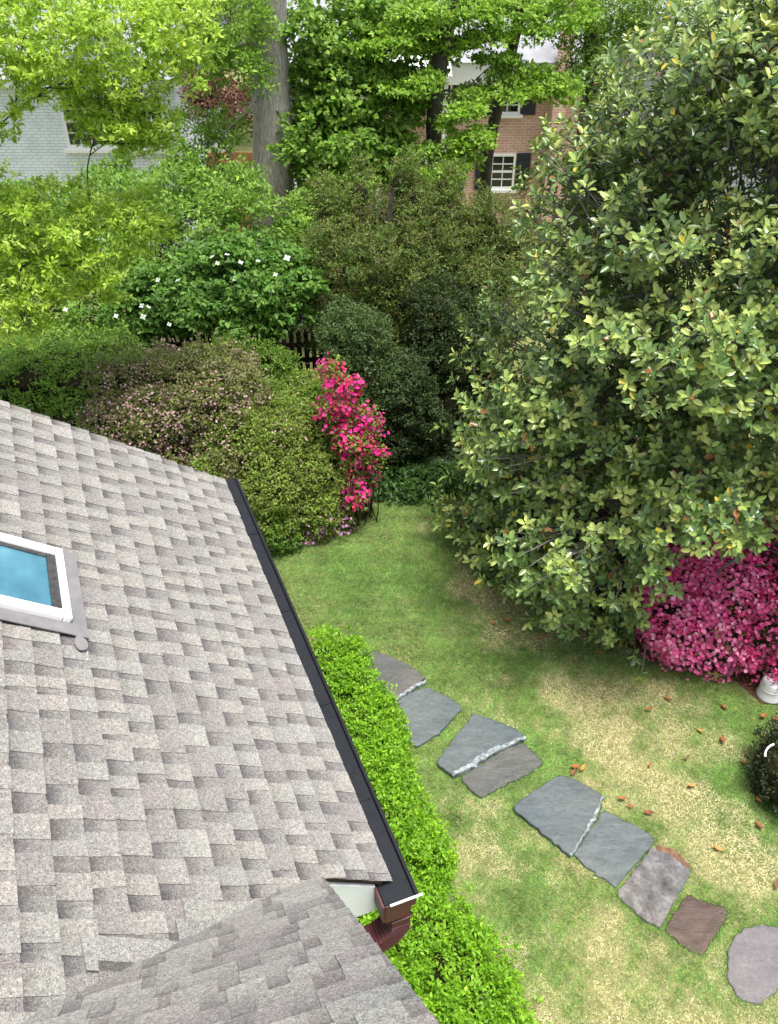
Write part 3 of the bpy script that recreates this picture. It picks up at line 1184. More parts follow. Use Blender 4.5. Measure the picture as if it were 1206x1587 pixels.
# ------------------------------------------------------------------ lawn grass
def straw_factor(x, y):
    p = np.stack([x, y, np.zeros_like(x)], -1)
    da = G(1150, 1500) - G(555, 1010)
    da = da[:2] / np.linalg.norm(da[:2])
    q = np.stack([(x * da[0] + y * da[1]) * .45, (-x * da[1] + y * da[0]) * 1.5, 0 * x], -1)
    f = -.16 + .34 * noise3(q + 2, 1.5) + .2 * noise3(p, .6) + .36 * noise3(p + 7, 1.9) + .36 * noise3(p + 3, 4.2) + .12 * noise3(p + 1, 9)

    def blob(px, py, r, a):
        c = G(px, py)
        return (.62 * a if a > 0 else a) * np.exp(-((x - c[0]) ** 2 + (y - c[1]) ** 2) / r ** 2)
    f += blob(880, 1060, .9, .45) + blob(990, 1150, 1.2, .55) + blob(1120, 1200, 1.0, .3) + blob(850, 1480, .9, .5) + blob(950, 1560, .8, .55)
    f += blob(1150, 1330, .6, .35) + blob(760, 1300, .4, .4) + blob(960, 1000, .6, .35) + blob(740, 970, .5, .25)
    f -= blob(520, 860, 1.2, .6) + blob(620, 800, 1.2, .45) + blob(600, 900, 1.1, .5) + blob(690, 1010, .5, .6) + blob(780, 1080, .4, .6) + blob(560, 965, .5, .6) + blob(860, 1150, .35, .5)
    f -= blob(1090, 1330, .5, .3) + blob(1000, 1500, .4, .3) + blob(800, 1400, .35, .3)
    return f


def make_grass():
    r = np.random.default_rng(77)
    n = 660000
    x = r.uniform(-2.6, 6.3, n)
    y = r.uniform(2.4, 12.6, n)
    # only where the frame or a step aside could see it
    z = -CAMH
    dep = y * _F[1] + z * _F[2]
    px = 603 + FPX * x / dep
    ok = (px > 330) & (px < 1420)
    pts = np.stack([x, y], -1)
    for po in stone_polys:
        c = po.mean(0)
        ok &= ~in_poly(pts, c + (po - c) * .96)
    inm = in_poly(pts, [p[:2] for p in bed_mag])
    inh = in_poly(pts, [p[:2] for p in bed_hedge])
    ing = in_poly(pts, [p[:2] for p in bed_house])
    ok &= ~(inm & (r.random(n) > .06)) & ~(inh & (r.random(n) > .25)) & ~ing
    x, y = x[ok], y[ok]
    n = len(x)
    sf = straw_factor(x, y)
    st = np.clip((sf + .12 + r.normal(size=n) * .12) * 2.0, 0, 1)
    keep = r.random(n) < (1.0 - .35 * st)
    x, y, st = x[keep], y[keep], st[keep]
    n = len(x)
    greens = np.array([(.14, .29, .05), (.18, .34, .06), (.105, .235, .045), (.23, .38, .08), (.165, .29, .095)])
    straws = np.array([(.66, .56, .33), (.56, .49, .28), (.74, .65, .41), (.46, .42, .2)])
    hue = noise3(np.stack([x, y, 0 * x], -1), .9)[:, None]
    tuft = noise3(np.stack([x, y, 0 * x + 5], -1), 7.0)[:, None] + .6 * noise3(np.stack([x, y, 0 * x + 9], -1), 16.0)[:, None]
    gcol = greens[r.integers(5, size=n)] * (.94 + .2 * hue + .3 * tuft)
    c = gcol * (1 - st[:, None]) + straws[r.integers(4, size=n)] * st[:, None]
    c = c * np.exp(r.normal(size=(n, 1)) * .13)
    az = r.uniform(0, 6.283, n)
    lean = np.where(r.random(n) < st * .8, r.uniform(.05, .35, n), r.uniform(.15, .8, n))
    d = np.stack([np.cos(az), np.sin(az), lean], -1)
    nm = np.stack([-np.cos(az) * .4 + r.normal(size=n) * .3, -np.sin(az) * .4 + r.normal(size=n) * .3, np.ones(n)], -1)
    L = r.uniform(.022, .052, n) * (1 - .15 * st)
    pos = np.stack([x, y, terrain(x, y)], -1)
    # longer tufts growing over the stone edges
    ex = []
    for po in stone_polys:
        k_ = r.integers(len(po), size=300)
        tt = r.random((300, 1))
        e = po[k_] * (1 - tt) + po[(k_ + 1) % len(po)] * tt
        cn = po.mean(0)
        ex.append(np.concatenate([e + unit(e - cn) * r.uniform(-.01, .035, (300, 1)), unit(cn - e) + r.normal(size=(300, 2)) * .6], 1))
    ex = np.concatenate(ex)
    m_ = len(ex)
    pos = np.concatenate([pos, np.concatenate([ex[:, :2], terrain(ex[:, 0], ex[:, 1])[:, None]], 1)])
    d = np.concatenate([d, np.concatenate([ex[:, 2:], r.uniform(.5, 1.6, (m_, 1))], 1)])
    nm = np.concatenate([nm, np.tile(A3(.1, .1, 1), (m_, 1)) + r.normal(size=(m_, 3)) * .3])
    L = np.concatenate([L, r.uniform(.04, .085, m_)])
    c = np.concatenate([c, greens[r.integers(5, size=m_)] * r.uniform(.8, 1.3, (m_, 1))])
    n = len(pos)
    V, F, cv = leaf_arrays(pos, d, nm, L, r.uniform(.005, .0095, n), c, 'blade')
    o = mesh_np('lawn_grass', V, F, GRASS, cols=cv, kind='stuff')
    tag(o, 'patchy lawn of green and straw coloured grass around the stepping stones', 'grass')


make_grass()

# ------------------------------------------------------------------ shrubs near the house (lime green)
LIME = [(.17, .36, .015), (.24, .46, .02), (.30, .52, .035), (.10, .24, .012)]
LW = [.32, .33, .2, .15]


def shrub(name, label, cat, lobes, seed, n, per, rc, size, pal, w=None, group=None, corek=.62, shape='diamond', aspect=.5, up=.35, stem=True, mat=None, nsub=7, **kw):
    b = np.mean([l[0] for l in lobes], 0)
    t = thing(name, label, cat, gz(b), group)
    core(t, lobes, corek)
    if stem:
        stems(t, b, lobes, seed, n=3)
    lobes = sub(lobes, seed, nsub)
    foliage(seed, lobes, n, per, rc, size, pal, shape, aspect, up, parent=t, w=w, mat=mat, **kw)
    return t


def gl(px, py, zc, rx, ry, rz):
    c = G(px, py, zc)
    return (c, A3(rx, ry, rz))


lime1 = [gl(500, 1045, .35, .42, .55, .45), gl(530, 1075, .32, .40, .5, .42), gl(560, 1150, .3, .48, .5, .42), gl(540, 1110, .3, .48, .55, .45), gl(585, 1115, .22, .25, .3, .3), gl(600, 1160, .2, .22, .25, .25)]
shrub('lime_shrub', 'bright lime green shrub overhanging the upper stepping stones', 'shrub', lime1, 21, 3450, 14, .075, .046, LIME, LW, 'lime green shrubs along the house', nsub=3)
lime2 = [gl(585, 1230, .25, .42, .5, .38), gl(605, 1290, .25, .45, .45, .4), gl(625, 1330, .25, .42, .45, .38), gl(560, 1190, .25, .4, .5, .38)]
shrub('lime_shrub', 'narrow lime green shrub beside the gutter between two fuller ones', 'shrub', lime2, 22, 3000, 14, .075, .046, LIME, LW, 'lime green shrubs along the house', nsub=3)
lime3 = [gl(660, 1460, .25, .5, .5, .42), gl(700, 1520, .25, .55, .5, .45), gl(720, 1580, .25, .6, .5, .45), gl(620, 1440, .25, .4, .45, .4), gl(680, 1640, .25, .8, .5, .45)]
shrub('lime_shrub', 'broad lime green shrub below the maroon downspout', 'shrub', lime3, 23, 4500, 14, .075, .046, LIME, LW, 'lime green shrubs along the house', nsub=3)

# ------------------------------------------------------------------ azalea hedge left
AZ_G = [(.085, .15, .028), (.13, .20, .035), (.17, .24, .045), (.06, .10, .022)]
AZ_DG = [(0.153, 0.286, 0.044), (0.216, 0.386, 0.055), (0.108, 0.202, 0.038), (0.288, 0.437, 0.062)]
AZ_OL = [(0.195, 0.268, 0.046), (0.256, 0.317, 0.067), (0.281, 0.403, 0.055), (0.146, 0.159, 0.055)]
AZ_BR = [(0.213, 0.188, 0.094), (0.175, 0.237, 0.056), (0.263, 0.2, 0.138), (0.138, 0.15, 0.05)]
MAUVE = [(0.529, 0.291, 0.344), (0.423, 0.251, 0.265), (0.608, 0.397, 0.45), (0.397, 0.265, 0.225), (0.476, 0.344, 0.291)]

def hedge_lobes(xa, xb, seed, back=2.6, h0=2.0):
    r = np.random.default_rng(seed)
    L = []
    x = xa
    while x < xb:
        f = 10.75 + .75 * (x + .4) if x > -1.6 else 9.85 + .05 * (x + 1.6)
        d = 0.0
        while d < back:
            top = (h0 + .28 * noise3(A3(x, d, seed), 1.1)) * min(1, .62 + .5 * d)
            q = r.uniform(.40, .56)
            L.append((A3(x + r.normal() * .1, f + .5 + d + r.normal() * .08, top - q * .85), A3(q, q, q * .9)))
            if d < .3:
                L.append((A3(x + r.normal() * .1, f + .36, .42), A3(.42, .40, .42)))
            d += .55
        x += .5
    return L


h1 = hedge_lobes(-7.6, -3.95, 1, back=2.6, h0=2.25)
shrub('azalea_shrub', 'dark green azalea rising behind the high end of the roof', 'shrub', h1, 31, 9800, 14, .10, .055, AZ_DG, None, 'azalea hedge behind the roof', nsub=2)
h2 = hedge_lobes(-3.95, -2.2, 2, back=2.2, h0=2.25)
t = shrub('azalea_shrub', 'fading mauve azalea in the middle of the hedge', 'shrub', h2, 32, 8000, 14, .10, .052, AZ_BR + AZ_OL[:2], None, 'azalea hedge behind the roof', nsub=2)
blossoms(33, sub(h2, 32, 2), 8500, .036, MAUVE, parent=t, patch=lambda P, r: (noise3(P, 1.3) + r.normal(size=len(P)) * .35) > .12)
h3 = hedge_lobes(-2.2, -.75, 3, back=1.5, h0=1.95)
t = shrub('azalea_shrub', 'olive green azalea at the lawn end of the hedge', 'shrub', h3, 34, 7600, 14, .10, .052, AZ_OL + [(.20, .30, .035)], None, 'azalea hedge behind the roof', nsub=2)
blossoms(35, sub(h3, 34, 2), 1500, .036, MAUVE, parent=t, patch=lambda P, r: (noise3(P, 1.6) + r.normal(size=len(P)) * .3) > .2)
h4 = [lobe(350, 575, 12.3, .5, .5, .5), lobe(400, 575, 12.4, .5, .5, .5), lobe(430, 600, 12.3, .45, .45, .4), lobe(475, 628, 12.0, .35, .4, .4), lobe(450, 630, 11.7, .4, .4, .4), lobe(495, 640, 11.6, .35, .35, .4)]
shrub('azalea_shrub', 'fresh green azalea crowning the hedge in front of the picket fence', 'shrub', h4, 36, 3200, 14, .10, .05, [(.15, .26, .03), (.19, .32, .035), (.10, .18, .03)], None, 'azalea hedge behind the roof')
h5 = [gl(432, 818, .25, .36, .35, .34), gl(405, 805, .3, .35, .35, .35)]
shrub('small_shrub', 'small fresh green shrub at the foot of the hedge next to the gutter', 'shrub', h5, 37, 700, 12, .08, .05, [(.14, .27, .03), (.18, .33, .04), (.09, .17, .03)], None)
h6 = [gl(495, 808, .18, .42, .3, .26), gl(470, 812, .15, .3, .25, .2)]
t = shrub('low_azalea', 'low lilac flowered azalea at the edge of the lawn', 'shrub', h6, 38, 420, 10, .07, .04, AZ_OL, None)
blossoms(39, h6, 130, .06, [(.52, .24, .42), (.42, .16, .32), (.6, .36, .5)], parent=t)

# hot pink azalea at the end of the hedge
HOT = [(.74, .022, .27), (.64, .015, .21), (.80, .07, .36), (.72, .07, .22), (.62, .06, .13)]
hp = [lobe(510, 572, 11.08, .14, .14, .16), lobe(522, 600, 11.03, .22, .2, .24), lobe(528, 640, 10.93, .22, .22, .26), lobe(545, 600, 11.03, .14, .14, .14), lobe(522, 622, 10.93, .2, .2, .2),
      lobe(545, 675, 10.78, .26, .22, .2), lobe(572, 650, 10.88, .17, .17, .24), lobe(568, 678, 10.73, .2, .18, .16), lobe(555, 715, 10.68, .2, .2, .22), lobe(588, 712, 10.63, .09, .1, .14), lobe(556, 762, 10.48, .13, .13, .17),
      lobe(548, 775, 10.5, .12, .12, .14), lobe(575, 740, 10.75, .12, .12, .15)]
t = thing('hot_pink_azalea', 'tall hot pink azalea in flower at the end of the hedge', 'shrub', gz(hp[-1][0]))
stems(t, gz(hp[-1][0]), hp, 41, n=2, r0=.009)
foliage(41, sub(hp, 42, 4, .3, .8) + [lobe(560, 745, 10.8, .2, .2, .35), lobe(540, 720, 10.9, .2, .2, .4)], 620, 10, .12, .05, AZ_OL, parent=t, shell=.9)
blossoms(42, [(c_, r_ * .86) for c_, r_ in sub(hp, 42, 4, .3, .7)], 430, .062, HOT, parent=t, shell=.25, cl=4, rc=.045)

# dark hollies behind the lawn
HOLLY = [(0.075, 0.132, 0.033), (0.103, 0.168, 0.044), (0.052, 0.096, 0.024), (0.138, 0.198, 0.066)]
d1 = [lobe(555, 545, 12.6, .55, .55, .75), lobe(540, 520, 12.8, .35, .35, .4), lobe(570, 590, 12.4, .5, .5, .7), lobe(560, 640, 12.4, .55, .5, .8)]
shrub('holly_bush', 'upright dark holly bush behind the hot pink azalea', 'shrub', d1, 51, 3200, 12, .10, .05, HOLLY, None, 'dark hollies behind the lawn', corek=.6, nsub=14)
d2 = [lobe(615, 600, 12.5, .45, .5, .5), lobe(630, 650, 12.3, .6, .5, .8), lobe(600, 680, 12.2, .5, .4, .6)]
shrub('holly_bush', 'rounded dark holly bush above the shady end of the lawn', 'shrub', d2, 52, 2800, 12, .10, .05, [(.055, .09, .026), (.04, .068, .02), (.075, .115, .034)], None, 'dark hollies behind the lawn', corek=.6, nsub=14)
d3 = [lobe(700, 560, 13.2, .7, .6, .9), lobe(670, 500, 13.4, .5, .5, .7), lobe(710, 640, 12.9, .7, .5, .9), lobe(745, 560, 13.2, .5, .5, .8), lobe(690, 690, 12.6, .6, .4, .5), lobe(640, 700, 12.6, .5, .4, .45)]
shrub('holly_bush', 'dark broad holly bush between the round holly and the magnolia', 'shrub', d3, 53, 4200, 12, .10, .05, [(.05, .085, .024), (.07, .11, .03), (.035, .06, .018)], None, 'dark hollies behind the lawn', corek=.6, nsub=14)

# olive evergreen mass
OLIVE = [(0.138, 0.218, 0.032), (0.098, 0.171, 0.028), (0.196, 0.238, 0.046), (0.161, 0.146, 0.046), (0.069, 0.132, 0.023)]
e1 = [lobe(545, 395, 14.3, .8, .8, .6), lobe(640, 380, 14.8, .8, .9, .6), lobe(500, 430, 14.2, .55, .7, .6), lobe(600, 440, 14.2, .9, .8, .7), lobe(695, 410, 14.7, .6, .7, .7), lobe(545, 490, 13.9, .7, .7, .7), lobe(650, 480, 14.0, .8, .7, .8), lobe(730, 470, 14.3, .5, .6, .7), lobe(590, 350, 15.0, .5, .6, .5), lobe(680, 345, 15.0, .5, .6, .5), lobe(525, 350, 14.8, .45, .5, .5), lobe(640, 320, 15.2, .35, .4, .4), lobe(730, 370, 15, .4, .5, .5), lobe(765, 440, 14.6, .5, .6, .8), lobe(760, 360, 15.2, .4, .5, .6), lobe(790, 400, 15.2, .5, .5, .8), lobe(770, 520, 14, .4, .5, .8), lobe(555, 305, 15.2, .4, .4, .5), lobe(620, 290, 15.4, .4, .4, .5), lobe(690, 300, 15.4, .4, .4, .5), lobe(500, 320, 15, .35, .4, .5)]
t = thing('evergreen_tree', 'bushy olive brown evergreen between the dogwood and the magnolia', 'tree', gz(D(620, 500, 14.5)))
b = gz(D(620, 500, 14.5))
core(t, e1, .4)
limbs(t, b, D(610, 290, 14.7), .12, .03, e1, BARK_DARK, 60, .2)
foliage(61, sub(e1, 61, 9, .25, .6), 8200, 13, .12, .065, OLIVE, parent=t, shell=.75, aspect=.38)

# groundcover and hosta in the shade
gc = [gl(640, 745, .1, .75, .5, .16), gl(700, 745, .1, .5, .4, .16), gl(610, 760, .05, .5, .3, .10)]
o, _, _ = foliage(63, gc, 900, 10, .09, .07, [(.06, .14, .03), (.09, .19, .035), (.045, .10, .025)], name='ground_ivy', up=.8)
tag(o, 'low green ground ivy in the shade at the back of the lawn', 'ground cover')


def rosette(name, label, cat, p, n, L, W, pal, lift=.6, seed=0):
    r = np.random.default_rng(seed)
    t = thing(name, label, cat, p)
    for a in range(n):
        az = 2 * np.pi * a / n + r.normal() * .2
        d = A3(math.cos(az), math.sin(az), 0)
        s = np.cross(A3(0, 0, 1), d)
        V, F = [], []
        LL = L * r.uniform(.8, 1.15)
        for q in range(7):
            u = q / 6
            w_ = W * math.sin(min(1, u * 1.05 + .06) * math.pi) ** .8 * .5 + .003
            c = p + d * LL * u + A3(0, 0, lift * LL * (u - u * u * .95) + .03)
            V += [c - s * w_ + A3(0, 0, .2 * w_), c, c + s * w_ + A3(0, 0, .2 * w_)]
        for q in range(6):
            F += [(q * 3, q * 3 + 1, q * 3 + 4, q * 3 + 3), (q * 3 + 1, q * 3 + 2, q * 3 + 5, q * 3 + 4)]
        c = np.array(pal[r.integers(len(pal))])
        mesh_np('leaf', np.array(V), F, LEAF, t, cols=np.tile(c, (21, 1)), smooth=True)
    return t


rosette('hosta', 'pale leaved hosta in the shade under the hollies', 'plant', G(690, 728), 11, .48, .13, [(.14, .24, .10), (.11, .2, .08), (.18, .28, .12)], .9, 4)
rosette('fern', 'green fern in front of the dark hollies', 'plant', G(712, 742), 12, .38, .08, [(.10, .22, .06), (.13, .26, .07)], 1.1, 5)

# ------------------------------------------------------------------ magnolia
MAGP = [(0.096, 0.173, 0.05), (0.159, 0.245, 0.07), (0.261, 0.341, 0.089), (0.408, 0.461, 0.14), (0.068, 0.12, 0.05)]
MAGW = [.24, .28, .26, .12, .10]
mbase = gz(A3(4.1, 10.0, 0))


def mag_lobes():
    L = []
    rows = [(.7, 2.7, 9, .95), (1.7, 2.75, 9, 1.0), (2.9, 2.75, 9, .95), (4.1, 2.75, 10, .9), (5.2, 2.45, 10, .85), (6.1, 1.9, 8, .75), (7.0, 1.5, 7, .65), (7.9, 1.0, 5, .6), (8.6, .6, 3, .5)]
    r = np.random.default_rng(5)
    for z, R, n, rad in rows:
        ph = r.uniform(0, 6)
        for a in range(n):
            th = ph + a * 2 * np.pi / n + r.normal() * .12
            q = R * r.uniform(.82, 1.08) - .35
            L.append((mbase + A3(max(0, z - 5.6) * .3 + math.cos(th) * q, math.sin(th) * q * .95, z + r.normal() * .18), A3(rad, rad, rad * .62) * r.uniform(.8, 1.15)))
    for px_, py_ in ((725, 815), (760, 840), (800, 865), (840, 895), (880, 925), (920, 950), (960, 968), (995, 975)):
        L.append((G(px_, py_, .45) + A3(.12, .25, 0), A3(.5, .45, .42)))
    for z in (1.5, 2.6, 3.7, 4.8, 5.8, 6.8):
        L.append((mbase + A3(r.normal() * .2, r.normal() * .2, z), A3(1.25, 1.25, .8)))
    return L


ML = mag_lobes()
mag = thing('magnolia_tree', 'large evergreen magnolia with glossy leaves beside the lawn', 'tree', mbase)
limbs(mag, mbase, mbase + A3(.1, .1, 8.0), .17, .04, ML, BARK_MAG, 70, .08, .30)


MLS = sub(ML, 72, 3, .35, .6)


def magnolia_leaves():
    r = np.random.default_rng(71)
    P, nr, _ = sample_clumps(r, MLS, 14500, .6, .2, .45)
    kp = (P[:, 2] > .10) & ~((P[:, 0] > 3.05) & (P[:, 1] < 9.3) & (P[:, 2] < 2.45 + .35 * noise3(P, 1.5)) & (P[:, 1] < 6.8 + .55 * P[:, 0]))
    P, nr = P[kp], nr[kp]
    outw = unit(P - (mbase + A3(0, 0, 3.2)))
    ax = unit(nr * .35 + outw * .5 + A3(0, 0, .55) + r.normal(size=P.shape) * .18)
    per_ = 8
    ci = np.repeat(np.arange(len(P)), per_)
    m_ = len(ci)
    a = ax[ci]
    x = unit(np.cross(a, A3(.3, .2, 1) + r.normal(size=(m_, 3)) * .01))
    y = np.cross(a, x)
    th = np.tile(np.arange(per_) * 2.39996, len(P)) + r.normal(size=m_) * .2 + np.repeat(r.uniform(0, 6, len(P)), per_)
    lift = np.tile(np.linspace(.05, 1.5, per_), len(P)) + r.normal(size=m_) * .15
    d = unit((x * np.cos(th)[:, None] + y * np.sin(th)[:, None]) + a * (lift - .25)[:, None])
    nm = unit(a + (x * np.cos(th)[:, None] + y * np.sin(th)[:, None]) * -.3 * lift[:, None] + r.normal(size=(m_, 3)) * .12)
    L = r.uniform(.076, .124, m_)
    pos = P[ci] + a * (.05 * lift - .05)[:, None] + d * .015
    base = pick_cols(r, MAGP, len(P), MAGW)[ci]
    cl = base * .65 + pick_cols(r, MAGP, m_, MAGW) * .35
    cl = cl * np.exp(r.normal(size=(m_, 1)) * .14)
    inner = np.tile(np.linspace(0, 1, per_), len(P))[:, None]
    cl = cl * (1 + .35 * inner * A3(1.1, 1.0, .6))
    yel = r.random(m_) < .012
    cl[yel] = A3(.55, .45, .05)
    br = r.random(m_) < .012
    cl[br] = A3(.30, .13, .05)
    wid = L * r.uniform(.46, .58, m_)
    # the 300 that show largest: outside leaves nearest the camera
    dist = np.linalg.norm(pos - CAM, axis=1)
    sx = np.array([proj(p) for p in pos[::1]])
    vis = (sx[:, 0] > 640) & (sx[:, 0] < 1200) & (sx[:, 1] > 5) & (sx[:, 1] < 1040)
    face = np.einsum('ij,ij->i', nm, unit(CAM - pos))
    rk = np.linalg.norm(P - (mbase + A3(0, 0, 3)), axis=1)[ci]
    score = dist - face * 1.2 - rk * .6 + (~vis) * 100
    top = np.argsort(score)[:300]
    sel = np.zeros(m_, bool)
    sel[top] = True
    k = ~sel
    V, F, cv = leaf_arrays(pos[k], d[k], nm[k], L[k], wid[k], cl[k], 'oval')
    mesh_np('foliage', V, F, LEAF_GLOSSY, mag, cols=cv, kind='stuff')
    T, Fc = TPL['oval']
    varm = []
    for q in range(12):
        me = bpy.data.meshes.new('leaf')
        me.from_pydata([(v[0], v[1] * .53, v[2]) for v in T.tolist()], [], [tuple(f) for f in Fc.tolist()])
        at = me.attributes.new('col', 'FLOAT_COLOR', 'POINT')
        c = np.array(MAGP)[[0, 1, 2, 1, 3, 2, 1, 2, 4, 2, 1, 3][q]] * r.uniform(.9, 1.35)
        if q == 11:
            c = A3(.5, .42, .06)
        at.data.foreach_set('color', np.tile(np.append(c, 1), (6, 1)).astype(np.float32).ravel())
        me.materials.append(LEAF_GLOSSY)
        varm.append(me)
    from mathutils import Matrix
    bo = base_of(mag)
    for i_ in top:
        dd = unit(d[i_])
        s_ = unit(np.cross(nm[i_], dd))
        n_ = np.cross(dd, s_)
        o = bpy.data.objects.new('leaf', varm[int(r.integers(12)) if r.random() < .6 else int(r.integers(8))])
        link(o, mag)
        p = pos[i_] - bo
        l = L[i_]
        o.matrix_local = Matrix(((dd[0] * l, s_[0] * l, n_[0] * l, p[0]), (dd[1] * l, s_[1] * l, n_[1] * l, p[1]), (dd[2] * l, s_[2] * l, n_[2] * l, p[2]), (0, 0, 0, 1)))
    # twigs under the rosettes
    parts = []
    for i_ in range(0, len(P), 3):
        e = P[i_]
        s_ = e - ax[i_] * .35 - A3(*(e - mbase)[:2], 0) * .12
        parts.append(tube(np.array([s_, (s_ + e) / 2 + A3(0, 0, -.02), e]), [.011, .008, .005], 4))
    V, F = merge(parts)
    mesh_np('twigs', V, F, BARK_MAG, mag, kind='stuff')


magnolia_leaves()

# ------------------------------------------------------------------ pink azalea on the right
pa = [gl(1060, 960, .55, .46, .45, .45), gl(1105, 985, .45, .45, .42, .42), gl(1050, 905, .8, .42, .45, .45), gl(1090, 880, 1.0, .48, .5, .5), gl(1125, 930, .8, .42, .45, .5), gl(1040, 985, .3, .3, .3, .28), gl(1150, 1000, .3, .3, .3, .28)]
t = thing('pink_azalea', 'bright pink azalea covered in blossom at the foot of the magnolia', 'shrub', gz(pa[1][0]))
core(t, pa, .72)
stems(t, gz(pa[1][0]), pa, 81, n=3, r0=.02)
foliage(81, pa, 260, 9, .09, .05, AZ_OL + [(.12, .06, .05)], parent=t)
PINK = [(0.84, 0.175, 0.408), (0.903, 0.272, 0.51), (0.714, 0.087, 0.265), (0.92, 0.408, 0.612), (0.819, 0.136, 0.388)]
blossoms(82, sub(pa, 82, 6), 3300, .056, PINK, parent=t, cl=4, rc=.05)
pb = [gl(1170, 870, .9, .6, .6, .55), gl(1215, 920, .8, .6, .6, .6), gl(1190, 980, .55, .42, .4, .45), gl(1230, 1000, .5, .5, .45, .5), gl(1120, 870, 1.0, .45, .5, .4)]
t = thing('pink_azalea', 'magenta azalea thinning to brown twigs behind the bright pink one', 'shrub', gz(pb[1][0]))
core(t, pb, .72)
stems(t, gz(pb[1][0]), pb, 83, n=5, r0=.02)
foliage(83, pb, 900, 10, .10, .05, [(.13, .08, .05), (.10, .11, .04), (.16, .07, .07)], parent=t)
blossoms(84, sub(pb, 84, 6), 2400, .056, [(.70, .06, .24), (.62, .05, .2), (.76, .15, .36), (.48, .05, .15)], parent=t, cl=3, rc=.06, patch=lambda P, r: (noise3(P, 2) + r.normal(size=len(P)) * .4) > -.15)

# white tub, dark box shrub with a pale hoop, at the right edge
tb = G(1192, 1076)
tub = thing('white_pot', 'small white plastic pot upside down beside the pink azalea', 'pot', gz(tb))
a = np.linspace(0, 2 * np.pi, 28, endpoint=False)
prof = [(.150, .0), (.152, .012), (.142, .03), (.135, .15), (.128, .225), (.120, .245), (.108, .252), (.095, .250), (.088, .240), (.03, .238), (.001, .238)]
V = np.array([[tb[0] + r_ * math.cos(t_), tb[1] + r_ * math.sin(t_), z_] for r_, z_ in prof for t_ in a])
F = [(q * 28 + w, q * 28 + (w + 1) % 28, (q + 1) * 28 + (w + 1) % 28, (q + 1) * 28 + w) for q in range(len(prof) - 1) for w in range(28)]
mesh_np('pot_body', V, F, PLASTIC, tub, smooth=True)
Vt, Ft = tube(np.array([[tb[0] + .134 * math.cos(t_), tb[1] + .134 * math.sin(t_), .145] for t_ in np.linspace(0, 2 * np.pi, 30)]), np.full(30, .006), 6)
mesh_np('rim', Vt, Ft, PLASTIC, tub, smooth=True)
bx = [gl(1212, 1185, .35, .3, .35, .4), gl(1235, 1215, .3, .35, .35, .35), gl(1230, 1160, .4, .3, .3, .4)]
shrub('box_shrub', 'dark clipped box shrub at the lawn edge below the white pot', 'shrub', bx, 91, 900, 13, .07, .04, [(.03, .05, .018), (.045, .07, .025), (.06, .075, .035)], None, corek=.85)
hc = G(1215, 1165, .78)
th = np.linspace(math.radians(110), math.radians(180), 16)
Vt, Ft = tube(np.array([[hc[0] + .17 * math.cos(q), hc[1] + .12 * math.sin(q), .70 + .06 * math.sin(q)] for q in th]), np.full(16, .011), 8)
hoop = mesh_np('pale_hose', Vt, Ft, PLASTIC, smooth=True)
tag(hoop, 'short pale curved hose end resting on the dark box shrub', 'hose')

# fallen leaves
dead_cols = [(.38, .13, .045), (.30, .10, .04), (.45, .2, .07), (.24, .09, .05), (.5, .27, .08)]
dv = []
for q in range(6):
    L = .12
    V, F = [], []
    curl = random.uniform(.2, .6)
    for s_ in range(5):
        u = s_ / 4
        w_ = .027 * math.sin(math.pi * min(1, u * .92 + .06)) + .002
        z = curl * .12 * (u - .5) ** 2
        V += [(u * L, -w_, z + .012), (u * L, 0, z + .002), (u * L, w_, z + .014)]
    for s_ in range(4):
        F += [(s_ * 3, s_ * 3 + 1, s_ * 3 + 4, s_ * 3 + 3), (s_ * 3 + 1, s_ * 3 + 2, s_ * 3 + 5, s_ * 3 + 4)]
    me = bpy.data.meshes.new('fallen_leaf')
    me.from_pydata(V, [], F)
    at = me.attributes.new('col', 'FLOAT_COLOR', 'POINT')
    at.data.foreach_set('color', np.tile(np.append(np.array(dead_cols[q % 5]), 1), (15, 1)).astype(np.float32).ravel())
    me.materials.append(DEAD)
    dv.append(me)
spots = [(836, 990), (840, 998), (1030, 1022), (1150, 1052), (1164, 1062), (1158, 1056), (1125, 1103), (1119, 1155), (1147, 1181), (1062, 1182), (1064, 1222), (1170, 1240), (1006, 1187),
         (905, 964), (768, 972), (1202, 1382), (1103, 1316), (790, 966), (760, 915), (715, 930), (935, 1020), (900, 945), (880, 928), (1000, 1104), (1186, 1110), (1196, 1118), (1178, 1138),
         (893, 1196), (900, 1200), (884, 1193), (970, 1243), (980, 1256), (1005, 1020), (1105, 1052), (850, 930), (820, 905), (790, 890), (1180, 1290), (640, 1060), (1012, 1265), (1090, 1140), (1040, 1090)]
for q, (px, py) in enumerate(spots):
    o = bpy.data.objects.new('fallen_leaf', dv[q % 6])
    link(o)
    p = G(px, py)
    o.location = (p[0], p[1], float(terrain(p[0], p[1])) + .042)
    o.rotation_euler = (random.uniform(-.35, .35), random.uniform(-.35, .35), random.uniform(0, 6.28))
    s_ = random.uniform(.5, .95)
    o.scale = (s_, s_, s_)
    tag(o, 'curled orange brown fallen leaf lying on the lawn', 'leaf', 'fallen leaves on the lawn')

